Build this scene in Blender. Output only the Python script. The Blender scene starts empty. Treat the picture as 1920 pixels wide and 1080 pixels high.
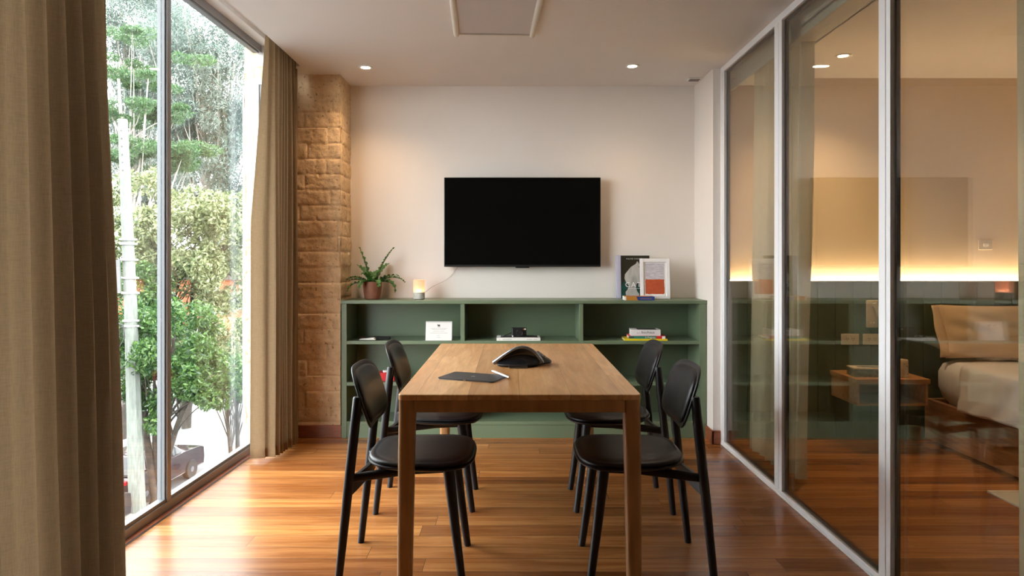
import bpy, bmesh, math, random
import numpy as np
from mathutils import Vector, Matrix, noise
PI = math.pi
random.seed(7)
RNG = np.random.default_rng(11)
S = bpy.context.scene
C = S.collection

# ------------------------------------------------------------------ camera, world, sun, exposure
CAMH = 1.24
cam = bpy.data.cameras.new('camera')
cam.sensor_width = 36.0
cam.lens = 24.0
cam.shift_y = -53.0 / 1920.0
cam.clip_end = 400
camo = bpy.data.objects.new('camera', cam)
C.objects.link(camo)
camo.location = (0, 0, CAMH)
camo.rotation_euler = (PI / 2, 0, 0)
S.camera = camo

W = bpy.data.worlds.new('sky')
S.world = W
W.use_nodes = True
bg = W.node_tree.nodes['Background']
bg.inputs['Color'].default_value = (0.95, 0.98, 1.0, 1)
bg.inputs['Strength'].default_value = 11.0

sun = bpy.data.lights.new('sun', 'SUN')
sun.energy = 5.0
sun.angle = math.radians(1.0)
sun.color = (1.0, 0.95, 0.86)
suno = bpy.data.objects.new('sun', sun)
C.objects.link(suno)
suno.rotation_euler = Vector((-0.45, 0.35, -1.0)).to_track_quat('-Z', 'Y').to_euler()

S.view_settings.view_transform = 'Standard'
S.view_settings.look = 'None'
S.view_settings.gamma = 1
S.view_settings.use_curve_mapping = False
S.view_settings.exposure = 0.36
S.cycles.use_denoising = True
S.cycles.denoiser = 'OPENIMAGEDENOISE'
S.cycles.max_bounces = 10
S.cycles.diffuse_bounces = 5
S.cycles.glossy_bounces = 5
S.cycles.transmission_bounces = 6
S.cycles.transparent_max_bounces = 24
S.cycles.sample_clamp_indirect = 6
S.cycles.blur_glossy = 0.5
S.cycles.caustics_reflective = False
S.cycles.caustics_refractive = False

# ------------------------------------------------------------------ materials
def new_mat(name):
    m = bpy.data.materials.new(name)
    m.use_nodes = True
    nt = m.node_tree
    return m, nt, nt.nodes['Principled BSDF']

def L(nt, a, b):
    nt.links.new(a, b)

def nd(nt, t, **kw):
    n = nt.nodes.new(t)
    for k, v in kw.items():
        if k.startswith('i_'):
            n.inputs[k[2:].replace('_', ' ')].default_value = v
        else:
            setattr(n, k, v)
    return n

def mat(name, col, rough=0.5, metal=0.0, spec=0.5, var=0.0, vscale=8, bump=0.0, bscale=60, stretch=(1, 1, 1), coat=0.0):
    m, nt, b = new_mat(name)
    b.inputs['Base Color'].default_value = (*col, 1)
    b.inputs['Roughness'].default_value = rough
    b.inputs['Metallic'].default_value = metal
    b.inputs['Specular IOR Level'].default_value = spec
    b.inputs['Coat Weight'].default_value = coat
    if var or bump:
        tc = nd(nt, 'ShaderNodeTexCoord')
        mp = nd(nt, 'ShaderNodeMapping')
        mp.inputs['Scale'].default_value = stretch
        L(nt, tc.outputs['Object'], mp.inputs['Vector'])
    if var:
        n = nd(nt, 'ShaderNodeTexNoise', i_Scale=vscale, i_Detail=5.0)
        L(nt, mp.outputs[0], n.inputs['Vector'])
        r = nd(nt, 'ShaderNodeMapRange')
        r.inputs['From Min'].default_value = 0.25
        r.inputs['From Max'].default_value = 0.75
        r.inputs['To Min'].default_value = 1 - var
        r.inputs['To Max'].default_value = 1 + var
        L(nt, n.outputs['Fac'], r.inputs['Value'])
        mx = nd(nt, 'ShaderNodeVectorMath', operation='SCALE')
        mx.inputs[0].default_value = col
        L(nt, r.outputs[0], mx.inputs['Scale'])
        L(nt, mx.outputs[0], b.inputs['Base Color'])
    if bump:
        n2 = nd(nt, 'ShaderNodeTexNoise', i_Scale=bscale, i_Detail=4.0)
        L(nt, mp.outputs[0], n2.inputs['Vector'])
        bp = nd(nt, 'ShaderNodeBump')
        bp.inputs['Strength'].default_value = bump
        bp.inputs['Distance'].default_value = 0.002
        L(nt, n2.outputs['Fac'], bp.inputs['Height'])
        L(nt, bp.outputs[0], b.inputs['Normal'])
    return m

def emit(name, col, s):
    m, nt, b = new_mat(name)
    b.inputs['Base Color'].default_value = (0.8, 0.8, 0.8, 1)
    b.inputs['Emission Color'].default_value = (*col, 1)
    b.inputs['Emission Strength'].default_value = s
    return m

def pane_mat(name, tint=(1, 1, 1), dust=0.0, gain=1.0):
    """clear pane: Fresnel mirror over straight transmission, same from both sides"""
    m, nt, b = new_mat(name)
    nt.nodes.remove(b)
    out = nt.nodes['Material Output']
    g = nd(nt, 'ShaderNodeNewGeometry')
    ior = nd(nt, 'ShaderNodeMapRange')
    ior.inputs['To Min'].default_value = 1.5
    ior.inputs['To Max'].default_value = 1 / 1.5
    L(nt, g.outputs['Backfacing'], ior.inputs['Value'])
    fr = nd(nt, 'ShaderNodeFresnel')
    L(nt, ior.outputs[0], fr.inputs['IOR'])
    mu = nd(nt, 'ShaderNodeMath', operation='MULTIPLY')
    mu.inputs[1].default_value = gain
    L(nt, fr.outputs[0], mu.inputs[0])
    t = nd(nt, 'ShaderNodeBsdfTransparent')
    t.inputs['Color'].default_value = (*tint, 1)
    gl = nd(nt, 'ShaderNodeBsdfGlossy')
    gl.inputs['Roughness'].default_value = 0.0
    mx = nd(nt, 'ShaderNodeMixShader')
    L(nt, mu.outputs[0], mx.inputs[0])
    L(nt, t.outputs[0], mx.inputs[1])
    L(nt, gl.outputs[0], mx.inputs[2])
    last = mx.outputs[0]
    if dust:
        d = nd(nt, 'ShaderNodeBsdfTranslucent')
        m2 = nd(nt, 'ShaderNodeMixShader')
        m2.inputs[0].default_value = dust
        L(nt, last, m2.inputs[1])
        L(nt, d.outputs[0], m2.inputs[2])
        last = m2.outputs[0]
    L(nt, last, out.inputs['Surface'])
    return m

def cloth_mat(name, col, trans, rough=0.9, weave=900):
    m, nt, b = new_mat(name)
    out = nt.nodes['Material Output']
    tc = nd(nt, 'ShaderNodeTexCoord')
    n = nd(nt, 'ShaderNodeTexNoise', i_Scale=40.0, i_Detail=4.0)
    mp = nd(nt, 'ShaderNodeMapping')
    mp.inputs['Scale'].default_value = (9, 9, 0.6)
    L(nt, tc.outputs['Object'], mp.inputs['Vector'])
    L(nt, mp.outputs[0], n.inputs['Vector'])
    n3 = nd(nt, 'ShaderNodeTexNoise', i_Scale=40.0, i_Detail=4.0)
    mp3 = nd(nt, 'ShaderNodeMapping')
    mp3.inputs['Scale'].default_value = (0.8, 0.8, 9)
    L(nt, tc.outputs['Object'], mp3.inputs['Vector'])
    L(nt, mp3.outputs[0], n3.inputs['Vector'])
    ad = nd(nt, 'ShaderNodeMath', operation='ADD')
    L(nt, n.outputs['Fac'], ad.inputs[0])
    L(nt, n3.outputs['Fac'], ad.inputs[1])
    r = nd(nt, 'ShaderNodeMapRange')
    r.inputs['From Min'].default_value = 0.7
    r.inputs['From Max'].default_value = 1.3
    r.inputs['To Min'].default_value = 0.88
    r.inputs['To Max'].default_value = 1.10
    L(nt, ad.outputs[0], r.inputs['Value'])
    mx = nd(nt, 'ShaderNodeVectorMath', operation='SCALE')
    mx.inputs[0].default_value = col
    L(nt, r.outputs[0], mx.inputs['Scale'])
    L(nt, mx.outputs[0], b.inputs['Base Color'])
    b.inputs['Roughness'].default_value = rough
    b.inputs['Specular IOR Level'].default_value = 0.1
    bp = nd(nt, 'ShaderNodeBump')
    bp.inputs['Strength'].default_value = 0.25
    bp.inputs['Distance'].default_value = 0.001
    L(nt, ad.outputs[0], bp.inputs['Height'])
    L(nt, bp.outputs[0], b.inputs['Normal'])
    tl = nd(nt, 'ShaderNodeBsdfTranslucent')
    L(nt, mx.outputs[0], tl.inputs['Color'])
    ms = nd(nt, 'ShaderNodeMixShader')
    ms.inputs[0].default_value = trans
    L(nt, b.outputs[0], ms.inputs[1])
    L(nt, tl.outputs[0], ms.inputs[2])
    L(nt, ms.outputs[0], out.inputs['Surface'])
    return m

def leaf_mat(name, c1, c2, trans=0.35):
    m, nt, b = new_mat(name)
    out = nt.nodes['Material Output']
    g = nd(nt, 'ShaderNodeNewGeometry')
    cr = nd(nt, 'ShaderNodeMix', data_type='RGBA')
    cr.inputs[6].default_value = (*c1, 1)
    cr.inputs[7].default_value = (*c2, 1)
    L(nt, g.outputs['Random Per Island'], cr.inputs[0])
    L(nt, cr.outputs[2], b.inputs['Base Color'])
    b.inputs['Roughness'].default_value = 0.4
    tl = nd(nt, 'ShaderNodeBsdfTranslucent')
    L(nt, cr.outputs[2], tl.inputs['Color'])
    ms = nd(nt, 'ShaderNodeMixShader')
    ms.inputs[0].default_value = trans
    L(nt, b.outputs[0], ms.inputs[1])
    L(nt, tl.outputs[0], ms.inputs[2])
    L(nt, ms.outputs[0], out.inputs['Surface'])
    return m

def plank_mat(name, c1, c2, dark, width, row, rough, rot=0.0, gap=0.0012, grain=(1.6, 26, 26), bumpd=0.0012, figure=0.5, coat=0.0, off=0.0):
    """boards laid in rows along local X (turn with rot), each its own tone, grain along the board"""
    m, nt, b = new_mat(name)
    tc = nd(nt, 'ShaderNodeTexCoord')
    mp = nd(nt, 'ShaderNodeMapping')
    mp.inputs['Rotation'].default_value = (0, 0, rot)
    L(nt, tc.outputs['Object'], mp.inputs['Vector'])
    br = nd(nt, 'ShaderNodeTexBrick', offset=off, offset_frequency=2, squash_frequency=3, squash=1.0)
    br.inputs['Color1'].default_value = (0, 0, 0, 1)
    br.inputs['Color2'].default_value = (1, 1, 1, 1)
    br.inputs['Mortar'].default_value = (0.5, 0.5, 0.5, 1)
    br.inputs['Scale'].default_value = 1.0
    br.inputs['Mortar Size'].default_value = gap
    br.inputs['Mortar Smooth'].default_value = 0.3
    br.inputs['Brick Width'].default_value = width
    br.inputs['Row Height'].default_value = row
    sx = nd(nt, 'ShaderNodeSeparateXYZ')
    L(nt, mp.outputs[0], sx.inputs[0])
    dv = nd(nt, 'ShaderNodeMath', operation='DIVIDE')
    dv.inputs[1].default_value = row
    L(nt, sx.outputs['Y'], dv.inputs[0])
    fl = nd(nt, 'ShaderNodeMath', operation='FLOOR')
    L(nt, dv.outputs[0], fl.inputs[0])
    wn = nd(nt, 'ShaderNodeTexWhiteNoise', noise_dimensions='1D')
    L(nt, fl.outputs[0], wn.inputs['W'])
    ma = nd(nt, 'ShaderNodeMath', operation='MULTIPLY_ADD')
    ma.inputs[1].default_value = width
    L(nt, wn.outputs['Value'], ma.inputs[0])
    L(nt, sx.outputs['X'], ma.inputs[2])
    cx = nd(nt, 'ShaderNodeCombineXYZ')
    L(nt, ma.outputs[0], cx.inputs[0])
    L(nt, sx.outputs['Y'], cx.inputs[1])
    L(nt, cx.outputs[0], br.inputs['Vector'])
    # grain, shifted per board
    sc = nd(nt, 'ShaderNodeMapping')
    sc.inputs['Scale'].default_value = grain
    L(nt, mp.outputs[0], sc.inputs['Vector'])
    sh = nd(nt, 'ShaderNodeVectorMath', operation='MULTIPLY_ADD')
    sh.inputs[1].default_value = (37.0, 11.0, 5.0)
    L(nt, br.outputs['Color'], sh.inputs[0])
    L(nt, sc.outputs[0], sh.inputs[2])
    n1 = nd(nt, 'ShaderNodeTexNoise', i_Scale=1.0, i_Detail=8.0, i_Roughness=0.62, i_Distortion=figure)
    L(nt, sh.outputs[0], n1.inputs['Vector'])
    n2 = nd(nt, 'ShaderNodeTexNoise', i_Scale=5.0, i_Detail=4.0, i_Roughness=0.7)
    L(nt, sh.outputs[0], n2.inputs['Vector'])
    c = nd(nt, 'ShaderNodeMix', data_type='RGBA')
    c.inputs[6].default_value = (*c1, 1)
    c.inputs[7].default_value = (*c2, 1)
    L(nt, br.outputs['Color'], c.inputs[0])
    r = nd(nt, 'ShaderNodeMapRange')
    r.inputs['From Min'].default_value = 0.36
    r.inputs['From Max'].default_value = 0.66
    L(nt, n1.outputs['Fac'], r.inputs['Value'])
    c2n = nd(nt, 'ShaderNodeMix', data_type='RGBA', blend_type='MULTIPLY')
    c2n.inputs[7].default_value = (*dark, 1)
    inv = nd(nt, 'ShaderNodeMath', operation='SUBTRACT')
    inv.inputs[0].default_value = 1.0
    L(nt, r.outputs[0], inv.inputs[1])
    L(nt, inv.outputs[0], c2n.inputs[0])
    L(nt, c.outputs[2], c2n.inputs[6])
    r2 = nd(nt, 'ShaderNodeMapRange')
    r2.inputs['From Min'].default_value = 0.3
    r2.inputs['From Max'].default_value = 0.7
    r2.inputs['To Min'].default_value = 0.84
    r2.inputs['To Max'].default_value = 1.08
    L(nt, n2.outputs['Fac'], r2.inputs['Value'])
    c3 = nd(nt, 'ShaderNodeVectorMath', operation='SCALE')
    L(nt, c2n.outputs[2], c3.inputs[0])
    L(nt, r2.outputs[0], c3.inputs['Scale'])
    # seams
    c4 = nd(nt, 'ShaderNodeMix', data_type='RGBA')
    c4.inputs[7].default_value = (dark[0] * 0.12, dark[1] * 0.08, dark[2] * 0.06, 1)
    L(nt, br.outputs['Fac'], c4.inputs[0])
    L(nt, c3.outputs[0], c4.inputs[6])
    L(nt, c4.outputs[2], b.inputs['Base Color'])
    b.inputs['Roughness'].default_value = rough
    b.inputs['Coat Weight'].default_value = coat
    b.inputs['Coat Roughness'].default_value = 0.12
    ih = nd(nt, 'ShaderNodeMath', operation='MULTIPLY')
    ih.inputs[1].default_value = -3.0
    L(nt, br.outputs['Fac'], ih.inputs[0])
    ad = nd(nt, 'ShaderNodeMath', operation='ADD')
    L(nt, ih.outputs[0], ad.inputs[0])
    n4 = nd(nt, 'ShaderNodeTexNoise', i_Scale=3.0, i_Detail=3.0)
    L(nt, mp.outputs[0], n4.inputs['Vector'])
    m4 = nd(nt, 'ShaderNodeMath', operation='MULTIPLY_ADD')
    m4.inputs[1].default_value = 2.0
    L(nt, n4.outputs['Fac'], m4.inputs[0])
    L(nt, n2.outputs['Fac'], m4.inputs[2])
    L(nt, m4.outputs[0], ad.inputs[1])
    bp = nd(nt, 'ShaderNodeBump')
    bp.inputs['Strength'].default_value = 0.35
    bp.inputs['Distance'].default_value = bumpd
    L(nt, ad.outputs[0], bp.inputs['Height'])
    L(nt, bp.outputs[0], b.inputs['Normal'])
    return m

def adobe_mat(name):
    m, nt, b = new_mat(name)
    tc = nd(nt, 'ShaderNodeTexCoord')
    n = nd(nt, 'ShaderNodeTexNoise', i_Scale=5.0, i_Detail=8.0, i_Roughness=0.7)
    L(nt, tc.outputs['Object'], n.inputs['Vector'])
    cr = nd(nt, 'ShaderNodeValToRGB')
    e = cr.color_ramp.elements
    e[0].position = 0.3
    e[0].color = (0.58, 0.39, 0.22, 1)
    e[1].position = 0.7
    e[1].color = (0.82, 0.62, 0.40, 1)
    L(nt, n.outputs['Fac'], cr.inputs[0])
    v = nd(nt, 'ShaderNodeTexNoise', i_Scale=42.0, i_Detail=3.0)
    L(nt, tc.outputs['Object'], v.inputs['Vector'])
    r = nd(nt, 'ShaderNodeMapRange')
    r.inputs['From Min'].default_value = 0.28
    r.inputs['From Max'].default_value = 0.40
    r.inputs['To Min'].default_value = 0.45
    r.inputs['To Max'].default_value = 1.0
    L(nt, v.outputs['Fac'], r.inputs['Value'])
    s = nd(nt, 'ShaderNodeVectorMath', operation='SCALE')
    L(nt, cr.outputs[0], s.inputs[0])
    L(nt, r.outputs[0], s.inputs['Scale'])
    L(nt, s.outputs[0], b.inputs['Base Color'])
    b.inputs['Roughness'].default_value = 0.95
    b.inputs['Specular IOR Level'].default_value = 0.1
    bp = nd(nt, 'ShaderNodeBump')
    bp.inputs['Strength'].default_value = 0.9
    bp.inputs['Distance'].default_value = 0.006
    n2 = nd(nt, 'ShaderNodeTexNoise', i_Scale=38.0, i_Detail=6.0, i_Roughness=0.7)
    L(nt, tc.outputs['Object'], n2.inputs['Vector'])
    L(nt, n2.outputs['Fac'], bp.inputs['Height'])
    L(nt, bp.outputs[0], b.inputs['Normal'])
    return m

M = {}
M['wall'] = mat('white plaster', (0.82, 0.765, 0.715), 0.85, var=0.02, vscale=2.5, bump=0.05, bscale=30)
M['ceil'] = mat('ceiling paint', (0.79, 0.755, 0.73), 0.9, var=0.015, vscale=2)
M['dim'] = mat('unseen dark wall', (0.11, 0.08, 0.055), 0.8)  # for unseen walls behind the camera, made dark to cut bounce light
M['bedwall'] = mat('bedroom plaster', (0.80, 0.65, 0.46), 0.85, var=0.02, vscale=3)
M['floor'] = plank_mat('reddish wood planks', (0.27, 0.095, 0.027), (0.58, 0.26, 0.08), (0.62, 0.50, 0.40), 1.45, 0.118, 0.25, gap=0.0011, bumpd=0.0009, figure=0.9)
M['base'] = mat('red wood baseboard', (0.26, 0.075, 0.03), 0.35, var=0.3, vscale=6, stretch=(2, 2, 20))
M['oak'] = plank_mat('oak table top', (0.58, 0.325, 0.14), (0.80, 0.49, 0.235), (0.74, 0.62, 0.50), 3.0, 0.19, 0.30, rot=PI / 2, gap=0.0006, grain=(1.3, 13, 13), bumpd=0.0009, figure=2.0, off=0.0)
M['oakleg'] = mat('oak table frame', (0.36, 0.18, 0.07), 0.42, var=0.25, vscale=5, stretch=(6, 6, 1.0), bump=0.1)
M['black'] = mat('black stained ash', (0.011, 0.010, 0.011), 0.42, spec=0.35, var=0.25, vscale=30, stretch=(8, 8, 1), bump=0.15, bscale=60)
M['leather'] = mat('black leather', (0.008, 0.0075, 0.009), 0.40, spec=0.32, bump=0.25, bscale=260)
M['green'] = mat('sage green lacquer', (0.145, 0.195, 0.118), 0.38, var=0.03, vscale=3)
M['greendark'] = mat('green panel boards', (0.075, 0.095, 0.055), 0.5)
M['adobe'] = adobe_mat('rough tan adobe')
M['alu'] = mat('grey aluminium', (0.30, 0.29, 0.29), 0.4, 0.4)
M['white'] = mat('white powder coat', (0.90, 0.90, 0.91), 0.35)
M['bead'] = mat('grey painted bead', (0.16, 0.17, 0.18), 0.5)
M['gasket'] = mat('dark bronze gasket', (0.025, 0.018, 0.014), 0.45, 0.3)
M['glass'] = pane_mat('window glass', (0.97, 0.985, 0.98))
M['pglass'] = pane_mat('partition glass', (0.97, 0.97, 0.95), gain=1.15)
M['curtain'] = cloth_mat('tan linen', (0.26, 0.178, 0.10), 0.18)
M['hem'] = cloth_mat('doubled tan linen', (0.27, 0.18, 0.10), 0.02)
M['curtaing'] = cloth_mat('olive linen', (0.68, 0.64, 0.49), 0.3)
M['tv'] = mat('black screen', (0.004, 0.004, 0.004), 0.12, spec=0.25)
M['plastic'] = mat('black plastic', (0.012, 0.012, 0.013), 0.35)
M['grey'] = mat('grey metal', (0.23, 0.24, 0.27), 0.28, 0.85)
M['chrome'] = mat('silver', (0.7, 0.7, 0.72), 0.2, 1.0)
M['paper'] = mat('white paper', (0.82, 0.80, 0.77), 0.8)
M['ink'] = mat('dark ink', (0.06, 0.055, 0.05), 0.7)
M['greyink'] = mat('grey ink', (0.42, 0.40, 0.38), 0.8)
M['terra'] = mat('terracotta', (0.24, 0.085, 0.045), 0.6, var=0.2, vscale=25)
M['soil'] = mat('potting soil', (0.03, 0.02, 0.012), 0.95, bump=1.0, bscale=90)
M['fern'] = mat('fern green', (0.055, 0.16, 0.03), 0.42, var=0.3, vscale=30)
M['red'] = mat('red cover', (0.62, 0.02, 0.025), 0.45)
M['yellow'] = mat('yellow cover', (0.86, 0.66, 0.01), 0.45)
M['teal'] = mat('teal green cover', (0.03, 0.22, 0.15), 0.45)
M['blue'] = mat('blue cover', (0.012, 0.055, 0.25), 0.45)
M['ochre'] = mat('ochre cover', (0.50, 0.20, 0.03), 0.5)
M['covergreen'] = mat('dark olive cover', (0.022, 0.02, 0.01), 0.4)
M['coverteal'] = mat('deep green cloth', (0.005, 0.055, 0.042), 0.4, var=0.6, vscale=25)
M['lilac'] = mat('pale lilac spine', (0.46, 0.46, 0.60), 0.6)
M['catfur'] = mat('white cat fur', (0.44, 0.425, 0.395), 0.8, var=0.28, vscale=14, stretch=(2.5, 1, 0.7))
M['rust'] = mat('rust red paint', (0.50, 0.085, 0.025), 0.8, var=0.15, vscale=40)
M['artpaper'] = mat('pale lavender paper', (0.60, 0.56, 0.60), 0.85, var=0.16, vscale=22, stretch=(1, 1, 6))
M['led'] = emit('warm LED', (1.0, 0.72, 0.44), 20.0)
M['bulb'] = emit('downlight LED', (1.0, 0.82, 0.58), 60.0)
M['candle'] = emit('candle LED', (1.0, 0.45, 0.25), 14.0)
M['bedwood'] = mat('walnut bed wood', (0.26, 0.12, 0.045), 0.45, var=0.3, vscale=4, stretch=(14, 1, 14))
M['nightwood'] = mat('nightstand wood', (0.42, 0.20, 0.07), 0.45, var=0.3, vscale=4, stretch=(2, 10, 10))
M['linen'] = mat('white bed linen', (0.66, 0.66, 0.70), 0.9, bump=0.2, bscale=300)
M['beige'] = mat('beige pillow cotton', (0.60, 0.45, 0.30), 0.9, bump=0.2, bscale=300)
M['cream'] = mat('cream plastic', (0.62, 0.54, 0.42), 0.4)
M['cup'] = mat('speckled beige ceramic', (0.62, 0.50, 0.33), 0.55, var=0.2, vscale=60)
M['rug'] = mat('pale woven rug', (0.55, 0.53, 0.46), 0.95, bump=0.8, bscale=200)
M['concrete'] = mat('weathered concrete', (0.12, 0.13, 0.115), 0.9, var=0.28, vscale=6, stretch=(3, 3, 0.5))
M['asphalt'] = mat('pale asphalt', (0.105, 0.108, 0.112), 0.9, var=0.08, vscale=0.6)
M['kerb'] = mat('pale pavement', (0.15, 0.14, 0.13), 0.9, var=0.1, vscale=2)
M['grass'] = mat('verge grass', (0.06, 0.11, 0.03), 0.95, var=0.5, vscale=3)
M['bark'] = mat('brown bark', (0.035, 0.026, 0.02), 0.9, var=0.4, vscale=8)
M['paleb'] = mat('pale eucalyptus bark', (0.34, 0.30, 0.26), 0.9, var=0.3, vscale=3)
M['leaf1'] = leaf_mat('glossy green leaves', (0.012, 0.045, 0.016), (0.09, 0.17, 0.035))
M['leaf2'] = leaf_mat('yellow green leaves', (0.05, 0.085, 0.03), (0.36, 0.38, 0.20))  # leaf tones paled to stand in for outdoor haze
M['leaf3'] = leaf_mat('conifer needles', (0.02, 0.06, 0.025), (0.09, 0.18, 0.06))
M['leaf4'] = leaf_mat('grey green eucalyptus leaves', (0.05, 0.085, 0.075), (0.20, 0.25, 0.21))  # distant haze put into the leaf colour as a paler tone
M['carpaint'] = mat('dark plum car paint', (0.035, 0.026, 0.032), 0.2, 0.4, coat=0.5)
M['carpaint2'] = mat('black car paint', (0.012, 0.014, 0.02), 0.2, 0.4, coat=0.5)
M['carglass'] = mat('tinted car glass', (0.012, 0.014, 0.016), 0.08)
M['tyre'] = mat('rubber tyre', (0.012, 0.012, 0.012), 0.8)
M['tail'] = mat('red tail lamp', (0.5, 0.01, 0.02), 0.2)
M['brickred'] = mat('red house brick', (0.36, 0.11, 0.05), 0.9, var=0.2, vscale=3)
M['roof'] = mat('dark roof', (0.09, 0.07, 0.06), 0.9)

# ------------------------------------------------------------------ mesh tools
def setp(o, label=None, cat=None, group=None, kind=None):
    if label: o['label'] = label
    if cat: o['category'] = cat
    if group: o['group'] = group
    if kind: o['kind'] = kind
    return o

class MB:
    def __init__(s):
        s.v = []
        s.f = []
        s.sm = []
    def add(s, vs, fs, T=None, smooth=False):
        n = len(s.v)
        for p in vs:
            p = Vector(p)
            s.v.append(T @ p if T is not None else p)
        for f in fs:
            s.f.append([i + n for i in f])
            s.sm.append(smooth)
        return s
    def box(s, x0, x1, y0, y1, z0, z1, T=None):
        vs = [(x, y, z) for z in (z0, z1) for y in (y0, y1) for x in (x0, x1)]
        return s.add(vs, [(0, 2, 3, 1), (4, 5, 7, 6), (0, 1, 5, 4), (2, 6, 7, 3), (0, 4, 6, 2), (1, 3, 7, 5)], T)
    def tube(s, pts, rad, seg=12, T=None, sy=1.0, cap=True):
        pts = [Vector(p) for p in pts]
        if not hasattr(rad, '__len__'): rad = [rad] * len(pts)
        vs, fs = [], []
        ref = None
        for i, p in enumerate(pts):
            d = (pts[min(i + 1, len(pts) - 1)] - pts[max(i - 1, 0)]).normalized()
            if ref is None:
                ref = Vector((0, 0, 1)) if abs(d.z) < 0.9 else Vector((1, 0, 0))
            a = (ref - d * ref.dot(d)).normalized()
            b = d.cross(a)
            ref = a
            for k in range(seg):
                t = 2 * PI * k / seg
                vs.append(p + a * (math.cos(t) * rad[i]) + b * (math.sin(t) * rad[i] * sy))
        for i in range(len(pts) - 1):
            for k in range(seg):
                q = (k + 1) % seg
                fs.append((i * seg + k, i * seg + q, (i + 1) * seg + q, (i + 1) * seg + k))
        if cap:
            fs.append(tuple(reversed(range(seg))))
            fs.append(tuple(range((len(pts) - 1) * seg, len(pts) * seg)))
        return s.add(vs, fs, T, True)
    def lathe(s, prof, seg=32, T=None, cap=True):
        vs, fs = [], []
        for r, z in prof:
            for k in range(seg):
                t = 2 * PI * k / seg
                vs.append((r * math.cos(t), r * math.sin(t), z))
        n = len(prof)
        for i in range(n - 1):
            for k in range(seg):
                q = (k + 1) % seg
                fs.append((i * seg + k, i * seg + q, (i + 1) * seg + q, (i + 1) * seg + k))
        if cap:
            fs.append(tuple(reversed(range(seg))))
            fs.append(tuple(range((n - 1) * seg, n * seg)))
        return s.add(vs, fs, T, True)
    def prism(s, poly, a, b, axis='z', T=None):
        def P(u, v, w):
            return {'z': (u, v, w), 'y': (u, w, v), 'x': (w, u, v)}[axis]
        n = len(poly)
        vs = [P(u, v, a) for u, v in poly] + [P(u, v, b) for u, v in poly]
        fs = [tuple(reversed(range(n))), tuple(range(n, 2 * n))]
        for i in range(n):
            j = (i + 1) % n
            fs.append((i, j, n + j, n + i))
        return s.add(vs, fs, T)
    def grid(s, fn, nu, nv, T=None, closeu=False, smooth=True):
        vs = [fn(i / nu, j / nv) for j in range(nv + 1) for i in range(nu + 1)]
        fs = []
        for j in range(nv):
            for i in range(nu):
                a = j * (nu + 1) + i
                fs.append((a, a + 1, a + nu + 2, a + nu + 1))
        return s.add(vs, fs, T, smooth)
    def stack(s, rings, T=None, smooth=True):
        """closed solid through rings of equal vertex count"""
        n = len(rings[0])
        vs = [p for r in rings for p in r]
        fs = []
        for i in range(len(rings) - 1):
            for k in range(n):
                q = (k + 1) % n
                fs.append((i * n + k, i * n + q, (i + 1) * n + q, (i + 1) * n + k))
        fs.append(tuple(reversed(range(n))))
        fs.append(tuple(range((len(rings) - 1) * n, len(rings) * n)))
        return s.add(vs, fs, T, smooth)
    def build(s, name, m, parent=None, bevel=0.0, loc=None, rot=None, angle=40, subsurf=0, flip=False, solid=0.0):
        me = bpy.data.meshes.new(name)
        me.from_pydata([tuple(p) for p in s.v], [], s.f)
        me.polygons.foreach_set('use_smooth', [True] * len(s.f) if (bevel or subsurf) else s.sm)
        me.materials.append(M[m] if isinstance(m, str) else m)
        bm = bmesh.new()
        bm.from_mesh(me)
        bmesh.ops.recalc_face_normals(bm, faces=bm.faces)
        bm.to_mesh(me)
        bm.free()
        me.set_sharp_from_angle(angle=math.radians(angle))
        o = bpy.data.objects.new(name, me)
        C.objects.link(o)
        if parent is not None: o.parent = parent
        if loc is not None: o.location = loc
        if rot is not None: o.rotation_euler = rot
        if solid:
            md = o.modifiers.new('solid', 'SOLIDIFY')
            md.thickness = solid
        if bevel:
            md = o.modifiers.new('bevel', 'BEVEL')
            md.width = bevel
            md.segments = 2
            md.limit_method = 'ANGLE'
            md.angle_limit = math.radians(35)
        if subsurf:
            md = o.modifiers.new('sub', 'SUBSURF')
            md.levels = subsurf
            md.render_levels = subsurf
        return o

def empty(name, loc, rz=0.0, label=None, cat=None, group=None, rot=None):
    o = bpy.data.objects.new(name, None)
    o.empty_display_size = 0.05
    C.objects.link(o)
    o.location = loc
    o.rotation_euler = rot if rot else (0, 0, rz)
    return setp(o, label, cat, group)

def copy_tree(o, parent=None):
    c = o.copy()
    C.objects.link(c)
    c.parent = parent
    for ch in list(o.children):
        copy_tree(ch, c)
    return c

def text(name, body, size, m, parent, loc, rot=(PI / 2, 0, 0), ext=0.0003, align='CENTER', space=1.0):
    cu = bpy.data.curves.new(name, 'FONT')
    cu.body = body
    cu.size = size
    cu.extrude = ext
    cu.align_x = align
    cu.space_character = space
    t = bpy.data.objects.new(name, cu)
    C.objects.link(t)
    bpy.context.view_layer.update()
    dg = bpy.context.evaluated_depsgraph_get()
    me = bpy.data.meshes.new_from_object(t.evaluated_get(dg))
    bpy.data.objects.remove(t)
    me.materials.clear()
    me.materials.append(M[m])
    o = bpy.data.objects.new(name, me)
    C.objects.link(o)
    o.parent = parent
    o.location = loc
    o.rotation_euler = rot
    return o

def sellipse(a, b, n, k, cx=0.0, cy=0.0, taper=0.0):
    out = []
    for i in range(k):
        t = 2 * PI * i / k
        c, s_ = math.cos(t), math.sin(t)
        x = abs(c) ** (2 / n) * (1 if c >= 0 else -1)
        y = abs(s_) ** (2 / n) * (1 if s_ >= 0 else -1)
        out.append((cx + a * x, cy + b * y * (1 + taper * x)))
    return out

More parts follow.
